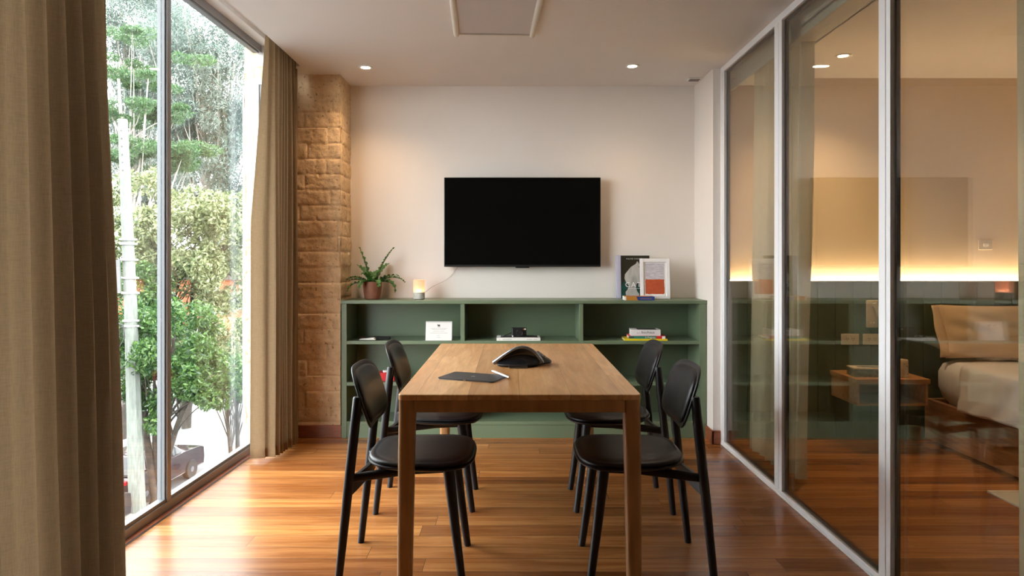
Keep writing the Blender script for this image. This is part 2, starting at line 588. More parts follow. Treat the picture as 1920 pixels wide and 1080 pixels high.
# ------------------------------------------------------------------ room shell
CEIL = 2.53
BACKY = 5.07
WA = -math.atan(0.025)               # the window wall is turned very slightly
def struct(o): return setp(o, kind='structure')
def wl(mb, name, m, parent=None, bevel=0.0, **k):
    """window wall frame: x into the room, y along the wall, origin on the floor edge"""
    if parent is None:
        return mb.build(name, m, None, bevel, loc=(-1.66, 3.5, 0), rot=(0, 0, WA), **k)
    return mb.build(name, m, parent, bevel, **k)

struct(MB().box(-1.70, 4.7, -5.2, 5.35, -0.12, 0.0).build('floor', 'floor'))
struct(MB().box(-1.41, 4.7, -5.2, 5.35, CEIL, CEIL + 0.25).build('ceiling', 'ceil'))
struct(MB().box(-1.70, -1.41, 4.55, 5.35, CEIL, CEIL + 0.25).build('ceiling', 'ceil'))
struct(MB().box(-1.70, -1.41, -5.2, 4.55, CEIL + 0.16, CEIL + 0.25).build('ceiling', 'ceil'))
struct(MB().box(-1.90, -1.70, -5.2, 0.95, -0.1, CEIL + 0.25).build('wall_left', 'dim'))  # unseen wall added to block window light behind the camera
struct(MB().box(-2.0, 1.37, BACKY, 5.3, 0, CEIL).build('wall_back', 'wall'))
struct(MB().box(-1.9, 4.7, -5.2, -5.0, 0, CEIL + 0.2).build('wall_front', 'dim'))  # unseen wall, set far back and dark to keep bounce light low
struct(MB().box(1.43, 4.7, -2.6, -2.4, 0, CEIL).build('wall_front', 'dim'))
struct(MB().box(1.43, 1.6, -5.0, -2.6, 0, CEIL).build('wall_right', 'dim'))
struct(MB().box(1.355, 1.43, 4.60, 5.3, 0, CEIL).build('wall_right', 'wall'))
struct(MB().box(4.5, 4.7, -2.4, 5.3, 0, CEIL).build('wall_right', 'bedwall'))
struct(MB().box(1.43, 4.5, 4.85, 5.3, 0, CEIL).build('wall_bedroom', 'bedwall'))
struct(MB().box(1.43, 4.5, 0.9, 1.0, 0, CEIL).build('wall_bedroom', 'bedwall'))

# rough adobe wall pieces with real block joints
def adobe_face(mb, O, U, V, wu, wv, off, course=0.108, blk=0.30, res=0.009, amp=0.006):
    O, U, V = Vector(O), Vector(U), Vector(V)
    N = U.cross(V)
    nu = max(2, int(wu / res))
    nv = int(wv / res)
    def fn(a, b):
        u, v = a * wu, b * wv
        r = int(v / course)
        ou = u + off + (0.5 * blk if r % 2 else 0.08) + 0.05 * math.sin(r * 2.7)
        dv = v - r * course
        dv = min(dv, course - dv)
        du = ou % blk
        du = min(du, blk - du)
        wob = noise.noise(Vector((u * 9, v * 9, off))) * 0.006
        dj = min(dv, du) + wob
        g = -0.0055 * math.exp(-(max(dj, 0) / 0.0075) ** 2)
        cell = noise.cell(Vector((r * 3.1, int(ou / blk) * 5.7, off))) * 0.008
        p = O + U * u + V * v
        nn = noise.fractal(p * 16, 0.7, 2.0, 4) * amp * 0.7
        pit = noise.noise(p * 45)
        pit = -0.010 * max(0, pit - 0.33) / 0.6
        edge = 1.0
        d = g + cell * 0.6 + nn + pit
        ex = 0.0
        return p + N * (d * edge) - U * 0 + Vector((ex, 0, 0))
    mb.grid(fn, nu, nv, smooth=True)

mb = MB()
adobe_face(mb, (-1.70, 4.76, 0), (1, 0, 0), (0, 0, 1), 0.505, CEIL, 0.0)
adobe_face(mb, (-1.195, 4.76, 0), (0, 1, 0), (0, 0, 1), 0.32, CEIL, 3.1, blk=0.36)
mb.box(-1.68, -1.22, 4.79, BACKY, 0, CEIL)
struct(mb.build('wall_left', 'adobe'))
mb = MB()
adobe_face(mb, (-1.785, 4.56, -1.0), (1, 0, 0), (0, 0, 1), 0.17, 4.4, 5.0, res=0.014)
adobe_face(mb, (-1.785, 5.2, -1.0), (0, -1, 0), (0, 0, 1), 0.64, 4.4, 7.0, res=0.02)
mb.box(-1.77, -1.63, 4.58, 5.2, -1.0, 3.4)
struct(mb.build('wall_left', 'adobe'))

struct(MB().box(-1.72, -1.185, 4.742, 4.775, 0, 0.088).build('baseboard_left', 'base', bevel=0.003))
struct(MB().box(1.343, 1.358, 4.585, 4.78, 0, 0.09).build('baseboard_right', 'base', bevel=0.003))
struct(MB().box(1.343, 1.402, 4.585, 4.60, 0, 0.09).build('baseboard_right', 'base', bevel=0.003))

# ------------------------------------------------------------------ left window
win = empty('window_1', (-1.66, 3.5, 0), rot=(0, 0, WA))
struct(win)
Y0, Y1 = -2.56, 1.05
HEAD = 2.62
fr = MB()
fr.box(-0.085, -0.035, Y0, Y1, -0.10, 0.045)
fr.box(-0.085, -0.035, Y0, Y1, HEAD, HEAD + 0.10)
fr.build('window_frame', 'alu', win, bevel=0.003)
bd = MB()
bd.box(-0.079, -0.041, Y0, Y1 - 0.035, 0.045, 0.062)
bd.box(-0.079, -0.041, Y0, Y1 - 0.035, HEAD - 0.014, HEAD)
bd.build('glazing_bead', 'bead', win, bevel=0.002)
for yy in (-0.135, -2.0):
    b_ = MB().box(-0.087, -0.035, yy, yy + 0.036, 0.045, HEAD).build('mullion', 'alu', win, bevel=0.003)
    MB().box(-0.080, -0.044, yy - 0.012, yy, 0.062, HEAD - 0.014).box(-0.080, -0.044, yy + 0.036, yy + 0.046, 0.062, HEAD - 0.014).build('mullion_bead', 'bead', b_)
edges = [Y1 - 0.035, -0.135 + 0.046, -0.147, -2.0 + 0.046, -2.012, Y0]
for a, b in zip(edges[0::2], edges[1::2]):
    MB().box(-0.063, -0.057, b, a, 0.060, HEAD - 0.012).build('window_pane', 'glass', win)
struct(wl(MB().box(-0.035, -0.006, Y0, Y1 + 0.05, -0.02, 0.004), 'trim_1', 'base', bevel=0.002))
struct(wl(MB().box(-0.006, 0.002, Y0, Y1 + 0.05, 0.0002, 0.0016), 'trim_2', 'gasket'))
struct(wl(MB().box(-0.12, -0.036, Y0, Y1 + 0.1, HEAD + 0.10, CEIL + 0.25), 'trim_3', 'wall'))
struct(wl(MB().box(-0.034, 0.04, Y0, Y1 + 0.1, HEAD + 0.045, HEAD + 0.07), 'trim_4', 'ceil'))
struct(MB().box(-1.95, -1.70, -2.6, 4.56, -0.9, -0.1).build('wall_left', 'concrete'))
# narrow side casement at the far end, below the adobe lintel
sw = empty('window_2', (-1.645, 4.515, 0))
struct(sw)
f2 = MB()
f2.box(-0.06, -0.03, 0, 0.03, 0.0, 2.43)
f2.box(-0.03, 0.10, 0, 0.03, 2.40, 2.43)
f2.box(0.10, 0.13, 0, 0.03, 0.0, 2.43)
f2.build('window_frame', 'white', sw, bevel=0.003)
MB().box(-0.03, 0.10, 0.012, 0.018, 0.0, 2.40).build('window_pane', mat('frosted pale glass', (0.30, 0.33, 0.36), 0.25), sw)

# ------------------------------------------------------------------ curtains
def curtain(name, label, cat, plan, z0, z1, nfold, amp, m, seed, group=None, hem_end=None, res=14, flare=0.0, hemw=0.05):
    """plan(t) -> (point, normal) along the rail; hangs from z1 down to z0"""
    rnd = random.Random(seed)
    ph = [rnd.uniform(0, 2 * PI) for _ in range(6)]
    def P(t, h):          # h: 0 bottom, 1 top
        p, n = plan(t, h)
        w = nfold * 2 * PI * (t + 0.018 * math.sin(7 * t + ph[0]) + 0.01 * math.sin(19 * t + ph[1]))
        a = amp * (0.75 + 0.35 * math.sin(5.1 * t + ph[2]) + 0.25 * math.sin(11 * t + ph[3]))
        a *= 1.0 - 0.25 * h + 0.10 * math.sin(6 * h + 9 * t + ph[4])
        s_ = math.sin(w + 0.35 * math.sin(3.0 * h + 6 * t + ph[5]))
        s_ = s_ * (1.25 - 0.25 * s_ * s_)
        k = 0.22 * math.cos(w * 2 + h * 1.3) * (1 - h) * 0.5
        z = z0 + (z1 - z0) * h
        return Vector((p[0], p[1], z)) + Vector(n) * a * (s_ + k * 0.5)
    nu = int(nfold * res)
    o = empty(name, plan(0.5, 0)[0] + (0,), 0, label, cat, group)
    T = Matrix.Translation((-o.location[0], -o.location[1], 0))
    mb = MB()
    mb.grid(lambda u, v: P(u, v), nu, 40, T=T)
    mb.build('cloth', m, o)
    th = 0.0016
    # bottom hem
    mb = MB()
    hh = 0.035 / (z1 - z0) * 1.6
    mb.grid(lambda u, v: P(u, v * hh) + Vector(plan(u, 0)[1]) * th, nu, 3, T=T)
    mb.build('bottom_hem', 'hem' if m == 'curtain' else m, o)
    if hem_end is not None:
        mb = MB()
        u0, u1 = hem_end
        mb.grid(lambda u, v: P(u0 + (u1 - u0) * u, v) + Vector(plan(u0, 0)[1]) * th, 4, 40, T=T)
        mb.build('side_hem', 'hem', o)
    return o

def plan_near(t, h):
    y = 1.25 + t * (2.49 - 1.25) + 0.085 * (1 - h) ** 1.5 * t
    x = -1.50 + 0.02 * (1 - h) * t
    k = min(1, (1 - t) / 0.03) * (0.35 + 0.65 * min(1, (1 - t) / 0.16))
    return (x, y), (1 * k + 0.12 * (1 - k), 0.22 * k, 0)
curtain('curtain', 'dark tan linen curtain at the left edge of the photo, in front of the window', 'curtain',
        plan_near, 0.015, 2.66, 16, 0.092, 'curtain', 3, hem_end=(0.972, 1.0))
def plan_far(t, h):
    q = 1 - t
    k = (1 - h) ** 1.3
    y = 4.08 + t * (4.66 - 4.08) + q ** 2 * 0.10 * (1 - h)
    x = -1.465 - 0.005 * t - 0.04 * q ** 2 * k
    e = max(0.0, 1 - t / 0.09)
    x -= e * (0.005 + 0.095 * min(1.0, (1 - h) * 2.2))
    return (x, y), (1 - 0.95 * min(1, e * 1.4), -0.2, 0)
curtain('curtain', 'tan linen curtain gathered beside the adobe column, its window side lit white', 'curtain',
        plan_far, 0.02, 2.66, 10, 0.044, 'curtain', 5)
MB().box(-1.53, -1.49, -2.3, 4.53, 2.655, 2.685).build('curtain_track', 'white')
setp(bpy.data.objects['curtain_track'], 'white curtain track hidden in the ceiling recess over the left window', 'curtain track')

# ------------------------------------------------------------------ glass partition
part = empty('window_3', (1.405, 0, 0))
struct(part)
PY = [(4.60, 4.52), (3.655, 3.555), (2.615, 2.535), (1.60, 1.52), (0.6, 0.52), (-0.4, -0.48), (-1.4, -1.48), (-2.32, -2.4)]
fm = MB()
fm.box(0, 0.040, -2.4, 4.60, 0.0, 0.032)
fm.box(-0.004, 0.012, -2.4, 4.60, 0.0, 0.012)
fm.box(0, 0.040, -2.4, 4.60, CEIL - 0.04, CEIL)
fm.build('partition_frame', 'white', part, bevel=0.003)
for a, b in PY:
    p_ = MB().box(-0.001, 0.018, b, a, 0.032, CEIL - 0.04);  MB().box(0.018, 0.040, b + 0.004, a - 0.004, 0.032, CEIL - 0.04).build('post_core', 'gasket', part)
    w = a - b
    p_.box(-0.004, -0.001, b + w * 0.36, b + w * 0.64, 0.032, CEIL - 0.04)
    p_.build('post', 'white', part, bevel=0.002)
for i in range(len(PY) - 1):
    y1, y0 = PY[i][1], PY[i + 1][0]
    MB().box(0.012, 0.016, y0, y1, 0.032, CEIL - 0.04).build('glass_pane', 'pglass', part)
    MB().box(0.030, 0.034, y0, y1, 0.032, CEIL - 0.04).build('glass_pane', 'pglass', part)
    g = MB()
    g.box(0.0165, 0.0295, y1 - 0.014, y1, 0.032, CEIL - 0.04).box(0.0165, 0.0295, y0, y0 + 0.014, 0.032, CEIL - 0.04)
    g.box(0.0165, 0.0295, y0, y1, 0.032, 0.046).box(0.0165, 0.0295, y0, y1, CEIL - 0.054, CEIL - 0.04)
    g.build('spacer', 'gasket', part)

# ------------------------------------------------------------------ ceiling fittings
def downlight(x, y, label, power, spot=True):
    o = empty('downlight', (x, y, CEIL), 0, label, 'ceiling light', 'recessed ceiling downlights')
    MB().lathe([(0.030, -0.001), (0.048, -0.001), (0.048, -0.006), (0.040, -0.008), (0.030, -0.004)], 28, cap=False).build('trim_ring', 'white', o)
    MB().lathe([(0.001, -0.0035), (0.031, -0.0035), (0.031, -0.0015), (0.001, -0.0015)], 24).build('bulb', 'bulb', o)
    ld = bpy.data.lights.new('downlight_beam', 'SPOT')
    ld.energy = power
    ld.spot_size = math.radians(125)
    ld.spot_blend = 1.0
    ld.color = (1.0, 0.68, 0.40)
    ld.shadow_soft_size = 0.03
    lo = bpy.data.objects.new('downlight_beam', ld)
    C.objects.link(lo)
    lo.parent = o
    lo.location = (0, 0, -0.012)
    return o
downlight(-0.98, 4.57, 'round recessed downlight in the ceiling near the adobe column', 27)
downlight(0.80, 4.54, 'round recessed downlight in the ceiling right of the black television', 13)
downlight(2.09, 4.31, 'round recessed downlight in the bedroom ceiling behind the glass', 75)

fp = empty('ceiling_panel', (-0.10, 3.88, CEIL), math.radians(2.6), 'grey square ceiling panel with a cream raised frame', 'ceiling panel')
MB().box(-0.205, 0.205, -0.62, -0.02, -0.012, -0.001).build('panel', mat('grey lavender panel', (0.62, 0.58, 0.58), 0.6), fp)
for sx in (-1, 1):
    MB().tube([(sx * 0.215, 0.0, -0.012), (sx * 0.215, -0.64, -0.012)], 0.016, 12).build('frame_side', 'cream2' if 'cream2' in M else M.setdefault('cream2', mat('cream trim', (0.70, 0.64, 0.55), 0.5)), fp)
MB().box(-0.21, 0.21, -0.018, -0.004, -0.018, -0.001).box(-0.21, 0.21, -0.64, -0.626, -0.018, -0.001).build('frame_end', 'cream2', fp)

g_ = empty('ceiling_vent', (1.30, 4.87, CEIL), 0, 'small white louvred vent in the ceiling corner by the partition', 'vent')
MB().box(-0.045, 0.045, -0.035, 0.035, -0.008, -0.001).build('plate', 'white', g_, bevel=0.002)
vb = MB()
for k in range(5):
    vb.box(-0.035, 0.035, -0.026 + k * 0.012, -0.021 + k * 0.012, -0.0115, -0.008)
vb.build('louvre', 'alu', g_)

# ------------------------------------------------------------------ television
tv = empty('television', (0.076, 5.005, 1.515), 0, 'large black flat television mounted on the white wall', 'television')
MB().box(-0.572, 0.572, -0.020, 0.012, -0.327, 0.327).build('casing', 'plastic', tv, bevel=0.004)
MB().box(-0.566, 0.566, -0.0215, -0.020, -0.312, 0.321).build('screen', 'tv', tv)
MB().box(-0.05, 0.05, -0.0225, -0.012, -0.335, -0.3265).build('sensor_bar', 'plastic', tv, bevel=0.002)
MB().box(-0.40, 0.40, 0.012, 0.032, -0.22, 0.18).box(-0.2, 0.2, 0.032, 0.064, -0.12, 0.12).build('wall_mount', 'plastic', tv, bevel=0.006)
tube_pts = []
p0, p1 = Vector((-0.63, 4.97, 1.005)), Vector((-0.40, 5.05, 1.19))
cb = []
for k in range(17):
    t = k / 16
    p = p0.lerp(p1, t)
    p.z += -0.022 * math.sin(PI * t) + 0.012 * math.sin(2 * PI * t)
    p.y = min(5.062, 4.97 + 0.5 * t * 0.2 + 0.03 * t)
    cb.append(p)
setp(MB().tube(cb, 0.0014, 6).build('power_cable', M.setdefault('cablegrey', mat('pale grey cable', (0.45, 0.42, 0.40), 0.5))), 'thin pale cable running up the wall from glowing lamp to television', 'cable')

# ------------------------------------------------------------------ green bookcase
BX0, BX1, BF, BB = -1.185, 1.352, 4.742, 5.066
bk = empty('bookcase', (0, 0, 0), 0, 'long low sage green open bookcase under the television', 'bookcase')
MB().box(BX0 - 0.004, BX1 + 0.008, BF - 0.006, BB, 0.934, 0.957).build('top_board', 'green', bk, bevel=0.002)
MB().box(BX0, BX0 + 0.036, BF, BB, 0.0, 0.934).build('side_panel', 'green', bk, bevel=0.0015)
MB().box(BX1 - 0.05, BX1, BF, BB, 0.0, 0.934).build('side_panel', 'green', bk, bevel=0.0015)
DV = [-0.343, 0.481]
for d in DV:
    MB().box(d - 0.014, d + 0.014, BF + 0.002, BB - 0.012, 0.115, 0.934).build('divider', 'green', bk, bevel=0.0015)
bays = [(BX0 + 0.036, DV[0] - 0.014), (DV[0] + 0.014, DV[1] - 0.014), (DV[1] + 0.014, BX1 - 0.05)]
SH1, SH2 = 0.676, 0.388
for a, b in bays:
    MB().box(a, b, BF + 0.002, BB - 0.012, SH1 - 0.024, SH1).build('shelf', 'green', bk, bevel=0.0015)
    MB().box(a, b, BF + 0.002, BB - 0.012, SH2 - 0.024, SH2).build('shelf', 'green', bk, bevel=0.0015)
MB().box(BX0 + 0.036, BX1 - 0.05, BF + 0.002, BB - 0.012, 0.092, 0.115).build('bottom_board', 'green', bk, bevel=0.0015)
MB().box(BX0 + 0.036, BX1 - 0.05, BF + 0.006, BF + 0.024, 0.0, 0.092).build('plinth', 'green', bk)
MB().box(BX0 + 0.03, BX1 - 0.04, BB - 0.014, BB - 0.001, 0.09, 0.934).build('back_panel', 'green', bk)
TOP = 0.957

# ------------------------------------------------------------------ table
TX0, TX1, TY0, TY1, TZ = -0.422, 0.478, 2.52, 4.06, 0.742
tb = empty('dining_table', (0.028, 3.29, 0), 0, 'oak meeting table with four rounded legs in the middle of the room', 'table')
hx, hy = 0.45, 0.77
def rrect(a, b, r, k=6):
    out = []
    for cx, cy, s0 in ((a - r, b - r, 0), (-a + r, b - r, 1), (-a + r, -b + r, 2), (a - r, -b + r, 3)):
        for i in range(k + 1):
            t = (s0 + i / k) * PI / 2
            out.append((cx + r * math.cos(t), cy + r * math.sin(t)))
    return out
MB().prism(rrect(hx, hy, 0.018), TZ - 0.022, TZ).build('tabletop', 'oak', tb, bevel=0.003)
ap = MB()
for s_ in (-1, 1):
    ap.box(-hx + 0.06, hx - 0.06, s_ * (hy - 0.012) - 0.011, s_ * (hy - 0.012) + 0.011, TZ - 0.066, TZ - 0.022)
    ap.box(s_ * (hx - 0.012) - 0.011, s_ * (hx - 0.012) + 0.011, -hy + 0.06, hy - 0.06, TZ - 0.066, TZ - 0.022)
ap.build('apron', 'oakleg', tb, bevel=0.002)
for sx in (-1, 1):
    for sy in (-1, 1):
        rings = []
        for z, h, ox in ((0.0, 0.0265, 0.010), (0.02, 0.027, 0.009), (0.5, 0.030, 0.003), (TZ - 0.07, 0.031, 0.0), (TZ - 0.022, 0.031, 0.0)):
            cx, cy = sx * (hx - 0.032 + ox), sy * (hy - 0.032 + ox)
            rings.append([(cx + u, cy + v, z) for u, v in rrect(h, h, 0.016, 5)])
        MB().stack(rings).build('leg', 'oakleg', tb, angle=50)

# ------------------------------------------------------------------ chairs
def backpt(y, z, off=0.0):
    """back surface of the curved backrest; off moves towards the sitter"""
    x = -0.176 + 0.024 * (y / 0.20) ** 2 - (z - 0.70) * 0.32
    return Vector((x + off, y, z))

def make_chair():
    o = empty('dining_chair', (0, 0, 0), 0, 'x', 'chair', 'black chairs around the oak table')
    # back legs run on up to hold the backrest
    for s_ in (-1, 1):
        pts = [(-0.238, s_ * 0.196, 0.0), (-0.200, s_ * 0.199, 0.36), (-0.172, s_ * 0.200, 0.62), (-0.163, s_ * 0.200, 0.712), (-0.1625, s_ * 0.200, 0.718)]
        MB().tube(pts, [0.0145, 0.0185, 0.0185, 0.0175, 0.014], 18).build('back_leg', 'black', o)
        pts = [(0.232, s_ * 0.165, 0.0), (0.205, s_ * 0.155, 0.20), (0.180, s_ * 0.145, 0.41), (0.176, s_ * 0.143, 0.435)]
        MB().tube(pts, [0.0150, 0.0185, 0.0225, 0.0225], 18).build('front_leg', 'black', o)
        # side rail, dropping slightly to the back leg
        MB().tube([(-0.196, s_ * 0.192, 0.405), (-0.10, s_ * 0.170, 0.412), (0.05, s_ * 0.150, 0.425), (0.178, s_ * 0.143, 0.428)],
                  [0.0165, 0.018, 0.018, 0.0165], 14, sy=0.72).build('side_rail', 'black', o)
    # curved rear stretcher between the back legs
    def rs(u, v):
        pass
    rings = []
    for i in range(13):
        t = -1 + 2 * i / 12
        y = t * 0.192
        x = -0.196 + 0.045 * (1 - t * t)
        h = 0.034 - 0.012 * (1 - t * t)
        zc = 0.372 + 0.022 * (1 - t * t)
        rings.append([(x - 0.009, y, zc - h), (x + 0.009, y, zc - h), (x + 0.009, y, zc + h), (x - 0.009, y, zc + h)])
    MB().stack(rings, smooth=False).build('rear_stretcher', 'black', o, bevel=0.003)
    # arched front cross bar under the seat
    rings = []
    for i in range(13):
        t = -1 + 2 * i / 12
        y = t * 0.14
        h = 0.013 + 0.012 * t * t
        rings.append([(0.160, y, 0.438 - 2 * h), (0.178, y, 0.438 - 2 * h), (0.178, y, 0.438), (0.160, y, 0.438)])
    MB().stack(rings, smooth=False).build('front_stretcher', 'black', o, bevel=0.003)
    # seat: thin shell with padded cushion
    def ring(a, b, z, dip=0.0, tp=0.06):
        out = []
        for (x, y) in sellipse(a, b, 3.3, 56, 0.065, 0, tp):
            out.append((x, y, z + dip * ((y / 0.24) ** 2) + 0.010 * max(0, -(x - 0.065) / 0.2) ** 2))
        return out
    a, b = 0.213, 0.232
    MB().stack([ring(a - 0.03, b - 0.03, 0.436), ring(a - 0.008, b - 0.008, 0.440), ring(a, b, 0.446), ring(a, b, 0.450), ring(a - 0.004, b - 0.004, 0.453)]).build('seat_shell', 'black', o)
    st = MB().stack([ring(a - 0.008, b - 0.008, 0.4525), ring(a - 0.004, b - 0.004, 0.460), ring(a - 0.010, b - 0.010, 0.467), ring(a - 0.022, b - 0.022, 0.4695),
                ring(a - 0.026, b - 0.026, 0.4685), ring(a - 0.032, b - 0.032, 0.4715), ring(a - 0.07, b - 0.07, 0.4745), ring(a - 0.15, b - 0.15, 0.473), ring(0.01, 0.01, 0.472)]).build('seat', 'leather', o, angle=80)
    # backrest: bent shell, padded face
    def bring(w, h, off, n=3.7):
        return [backpt(y, 0.698 + z * (1.0), off) for (y, z) in sellipse(w, h, n, 56)]
    W_, H_ = 0.210, 0.122
    MB().stack([bring(W_ - 0.012, H_ - 0.012, -0.004), bring(W_ - 0.002, H_ - 0.002, -0.002), bring(W_, H_, 0.002), bring(W_ - 0.002, H_ - 0.002, 0.006), bring(W_ - 0.012, H_ - 0.012, 0.0075), bring(W_ - 0.05, H_ - 0.05, 0.0075), bring(0.01, 0.01, 0.0075)]).build('backrest_shell', 'black', o, angle=80)
    w2, h2 = W_ - 0.022, H_ - 0.018
    MB().stack([bring(w2, h2, 0.007), bring(w2, h2, 0.012), bring(w2 - 0.008, h2 - 0.008, 0.020), bring(w2 - 0.03, h2 - 0.03, 0.026), bring(w2 - 0.08, h2 - 0.07, 0.028), bring(0.01, 0.01, 0.028)]).build('backrest', 'leather', o, angle=80)
    return o
ch = make_chair()
spots = [
    (-0.425, 2.80, 0.0, 'black leather chair left of the table, nearest the camera'),
    (-0.428, 3.525, 0.0, 'black leather chair left of the table, farther back by the bookcase'),
    (0.535, 2.80, PI, 'black leather chair right of the table, nearest the camera'),
    (0.548, 3.522, PI, 'black leather chair right of the table, farther back by the bookcase')]
for i, (x, y, r, lab) in enumerate(spots):
    c = ch if i == 0 else copy_tree(ch)
    c.location = (x, y, 0)
    c.rotation_euler = (0, 0, r)
    c['label'] = lab

# ------------------------------------------------------------------ things on the table
# tablet
tab = empty('tablet', (-0.163, 2.878, TZ), math.radians(-22), 'dark grey tablet lying face down on the oak table', 'tablet')
MB().prism(rrect(0.128, 0.084, 0.012), 0.0008, 0.0068).build('case', mat('space grey metal', (0.075, 0.07, 0.075), 0.42, 0.6), tab, bevel=0.0014)
MB().prism(rrect(0.1285, 0.0845, 0.012), 0.0002, 0.0022).build('edge_band', 'grey', tab, bevel=0.0006)
ap_ = []
for k in range(36):
    t = 2 * PI * k / 36
    r = 0.0105 * (1 + 0.05 * math.cos(3 * t))
    x, y = r * math.sin(t) * 0.93, r * math.cos(t)
    y -= 0.0035 * math.exp(-(x / 0.0035) ** 2) * (1 if y > 0 else -0.45)
    dx = x - 0.0135
    if dx * dx + (y - 0.001) ** 2 < 0.0072 ** 2:
        x = 0.0135 - math.sqrt(max(0, 0.0072 ** 2 - (y - 0.001) ** 2))
    ap_.append((x, y))
MB().prism(ap_, 0.0068, 0.0071).prism([(0.0002, 0.0095), (0.0018, 0.0105), (0.0048, 0.0150), (0.0042, 0.0160), (0.0012, 0.0135)], 0.0068, 0.0071).build('logo', 'chrome', tab)
for k in range(1):
    MB().box(-0.006, 0.006, -0.0857, -0.0843, 0.0030, 0.0048).build('port', 'chrome', tab)
# stylus, resting across the tablet corner
st_ = empty('stylus', (-0.052, 2.910, TZ + 0.0118), 0, 'white stylus lying across the corner of the dark tablet', 'stylus', rot=(0, 0, math.atan2(-0.172, 0.078)))
MB().tube([(-0.072, 0, 0), (0.078, 0, 0)], 0.0045, 16).build('barrel', mat('glossy white plastic', (0.85, 0.85, 0.86), 0.2), st_)
MB().tube([(-0.090, 0, 0), (-0.072, 0, 0)], [0.0012, 0.0045], 16).build('tip', 'white', st_)
MB().tube([(0.078, 0, 0), (0.081, 0, 0)], 0.0046, 16).build('band', 'chrome', st_)
MB().tube([(0.081, 0, 0), (0.092, 0, 0), (0.096, 0, 0)], [0.0045, 0.0044, 0.002], 16).build('cap', 'white', st_)

# conference phone: tall arched body, scooped face, keypad arm running back to the right
ph_ = empty('conference_phone', (0.028, 3.20, TZ), 0, 'black arched conference phone with a silver rim on the oak table', 'conference phone')
def archx(t): return -0.112 + 0.224 * t
def archz(t): return 0.016 + 0.076 * math.sin(PI * min(1, max(0, t)) ** 1.28) ** 0.8
def archy(t): return 0.0 - 0.035 * math.sin(PI * t) + 0.02 * t * 0
n = 32
rim_pts = [(archx(k / n), archy(k / n) - 0.004, archz(k / n)) for k in range(n + 1)]
# rear shell
def shell(u, v):
    x, y, z = archx(u), archy(u), archz(u)
    d = 0.105 * math.sin(PI * (0.08 + 0.84 * u)) ** 0.6
    a = v * PI / 2
    return Vector((x + 0.02 * v * (u - 0.2), y + d * math.sin(a), 0.010 + (z - 0.006) * math.cos(a) ** 0.8 if v < 1 else 0.010))
MB().grid(shell, 40, 16).build('body', M.setdefault('phoneblack', mat('satin black phone shell', (0.02, 0.021, 0.024), 0.33, 0.2)), ph_, solid=0.003)
MB().tube(rim_pts, [0.0075 + 0.004 * (1 - math.sin(PI * k / n)) for k in range(n + 1)], 12).build('rim', M.setdefault('phonerim', mat('silver grey rim', (0.20, 0.22, 0.26), 0.25, 0.8)), ph_)
def face(u, v):
    x = archx(0.06 + 0.88 * u)
    zt = archz(0.06 + 0.88 * u)
    z = 0.010 + (zt - 0.012) * v
    y = archy(0.06 + 0.88 * u) - 0.018 + 0.030 * math.sin(PI * v) * math.sin(PI * u) - 0.010 * (1 - v) * math.sin(PI * u)
    return Vector((x, y + 0.016 * v, z))
MB().grid(face, 32, 14).build('speaker_face', M.setdefault('phoneface', mat('gloss black face', (0.012, 0.012, 0.014), 0.22)), ph_, solid=0.003)
MB().stack([[(0.95 * x, 0.95 * y + 0.02, 0.0) for x, y in sellipse(0.10, 0.055, 2.4, 32)], [(x, y + 0.02, 0.012) for x, y in sellipse(0.108, 0.06, 2.4, 32)]]).build('base', 'plastic', ph_)
ka = MB()
rings = []
for i in range(9):
    t = i / 8
    cx, cy = 0.085 + 0.075 * t, 0.03 + 0.045 * t
    w = 0.040 * (1 - 0.55 * t)
    zt = 0.052 * (1 - t) + 0.014
    rings.append([(cx - w * 0.3, cy - w, 0.003), (cx + w * 0.3, cy + w, 0.003), (cx + w * 0.25, cy + w * 0.85, zt), (cx - w * 0.25, cy - w * 0.85, zt)])
ka.stack(rings, smooth=False).build('keypad_arm', M['phoneblack'], ph_, bevel=0.006)
for i in range(3):
    for j in range(3):
        t = 0.25 + i * 0.2
        cx, cy = 0.085 + 0.075 * t, 0.03 + 0.045 * t + (j - 1) * 0.013 - 0.004
        zt = 0.052 * (1 - t) + 0.014
        MB().lathe([(0.0042, -0.002), (0.0042, 0.0012), (0.003, 0.002)], 12).build('button', 'grey', ph_, loc=(cx, cy, zt))
MB().box(-0.043, 0.043, -0.075, -0.022, 0.0, 0.014).build('cable_block', 'plastic', ph_, bevel=0.002)
MB().tube([(-0.045, -0.075, 0.004), (0.045, -0.075, 0.004)], 0.0015, 6).build('metal_edge', 'grey', ph_)

# ------------------------------------------------------------------ on the bookcase top
pt = empty('potted_fern', (-1.002, 4.90, TOP), 0, 'green fern with wavy fronds in a terracotta pot on the bookcase', 'potted plant')
MB().lathe([(0.048, 0.0), (0.055, 0.004), (0.063, 0.05), (0.068, 0.10), (0.067, 0.126), (0.061, 0.127), (0.060, 0.112)], 36).build('pot', 'terra', pt)
MB().lathe([(0.001, 0.114), (0.030, 0.117), (0.0595, 0.1125), (0.0595, 0.108)], 28).build('soil', 'soil', pt)
rf = random.Random(5)
